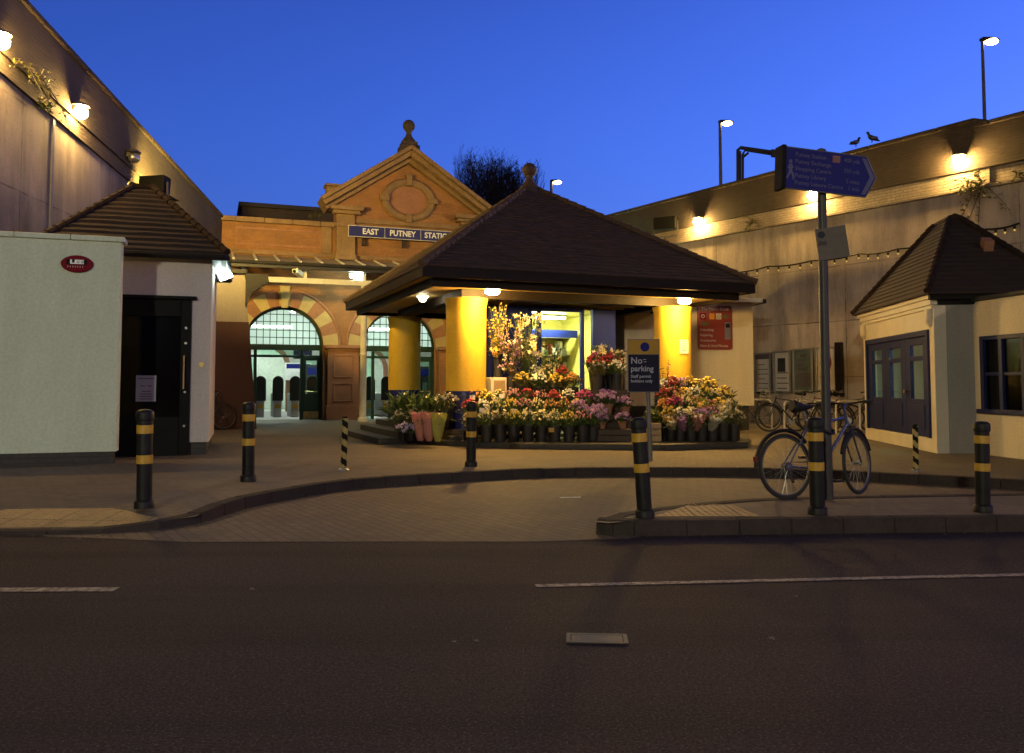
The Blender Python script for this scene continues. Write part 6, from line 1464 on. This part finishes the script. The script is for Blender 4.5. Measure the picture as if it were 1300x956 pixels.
wall_plant(stw(-.95, -.1, 6.85), V((0,-.3,1)), 'weed sprouting on the station coping beside the gable', .42, 120, 'leaf_olive', .2)
# ------------------------------------------------------------------ tree behind the station
tr = empty('bare_tree', at(628, 300, 46)*1.0, 0, 'dusky tree with fine bare twigs between gable and kiosk roof', 'tree'); tr.location.z = 0
tk = MB(); tw = MB()
R.seed(21)
def grow(p, d, L, r, lvl):
    q = p; pts = [p]
    for i in range(3):
        d = (d + rdir(-1,1)*.16 + V((0,0,.05))).normalized(); q = q + d*L/3; pts.append(q)
    (tk if lvl < 3 else tw).tube(pts, [r, r*.88, r*.76, r*.64], 6 if lvl < 3 else 3, caps=False)
    if lvl >= 5:
        for i in range(3): leaf(tw, pts[0].lerp(pts[3], R.random()), rdir(-.6,1), R.uniform(.10,.20), R.uniform(.04,.07))
    if lvl >= 7: return
    for i in range(5 if lvl == 0 else (4 if lvl < 4 else 3)):
        a = rdir(-.4,.4); nd = (d*.85 + a*(.85 if lvl else .5) + V((0,0,.14))).normalized(); s = R.uniform(.62,.84)
        grow(pts[1].lerp(pts[3], R.random()) if i else pts[3], nd, L*s, max(.013, r*.60), lvl+1)
grow(V((0,0,0)), V((.02,0,1)), 5.0, .26, 0)
zs = sorted(v.z for v in tw.v); zz = zs[int(len(zs)*.96)]; xs = sorted(v.x for v in tw.v); xa, xb = xs[int(len(xs)*.03)], xs[int(len(xs)*.97)]
kx, ox = 5.0/(xb-xa), (xa+xb)/2
for b in (tk, tw):
    b.v = [V(((v.x-ox)*kx + .35, v.y*kx, v.z*13.7/zz)) for v in b.v]
    b.v = [V((math.copysign(min(abs(v.x-.35), 2.1 + max(0, abs(v.x-.35)-2.1)*.4), v.x-.35)+.35, v.y, min(v.z, 13.2 + max(0, v.z-13.2)*.45))) for v in b.v]
print('TREE', xa, xb, zz, len(tw.f))
tk.build('trunk', M['bark'], tr); tw.build('crown', M['bark'], tr)

# ------------------------------------------------------------------ grit and leaf bits gathered along the kerbs
R.seed(5); mb = MB()
for line, sgn, n in ((SL, -1, 420), (IL, 1, 160)):
    for i in range(n):
        q = line[R.randrange(len(line))]; a = R.uniform(0, 6.28); s = R.uniform(.006, .022); d_ = R.uniform(.02, .10) + abs(R.gauss(0, .10))
        x, y = q.x + R.uniform(-.1,.1), q.y - d_
        if y < 6.3: continue
        mb.add([(x + s*cos(a+t)*R.uniform(.6,1.2), y + s*sin(a+t)*R.uniform(.5,1), .006 + R.uniform(0,.010)) for t in (0, 1.6, 3.1, 4.7)], [(0,1,2,3)]); mb.m[-1] = i % 2
tag(mb.build('gutter_litter', [M['leaf_olive'], mat('dry leaf bits', (.10,.07,.04), .9, var=.4)]), 'dry leaf bits and grit gathered along the kerbs', 'grit', kind='stuff')
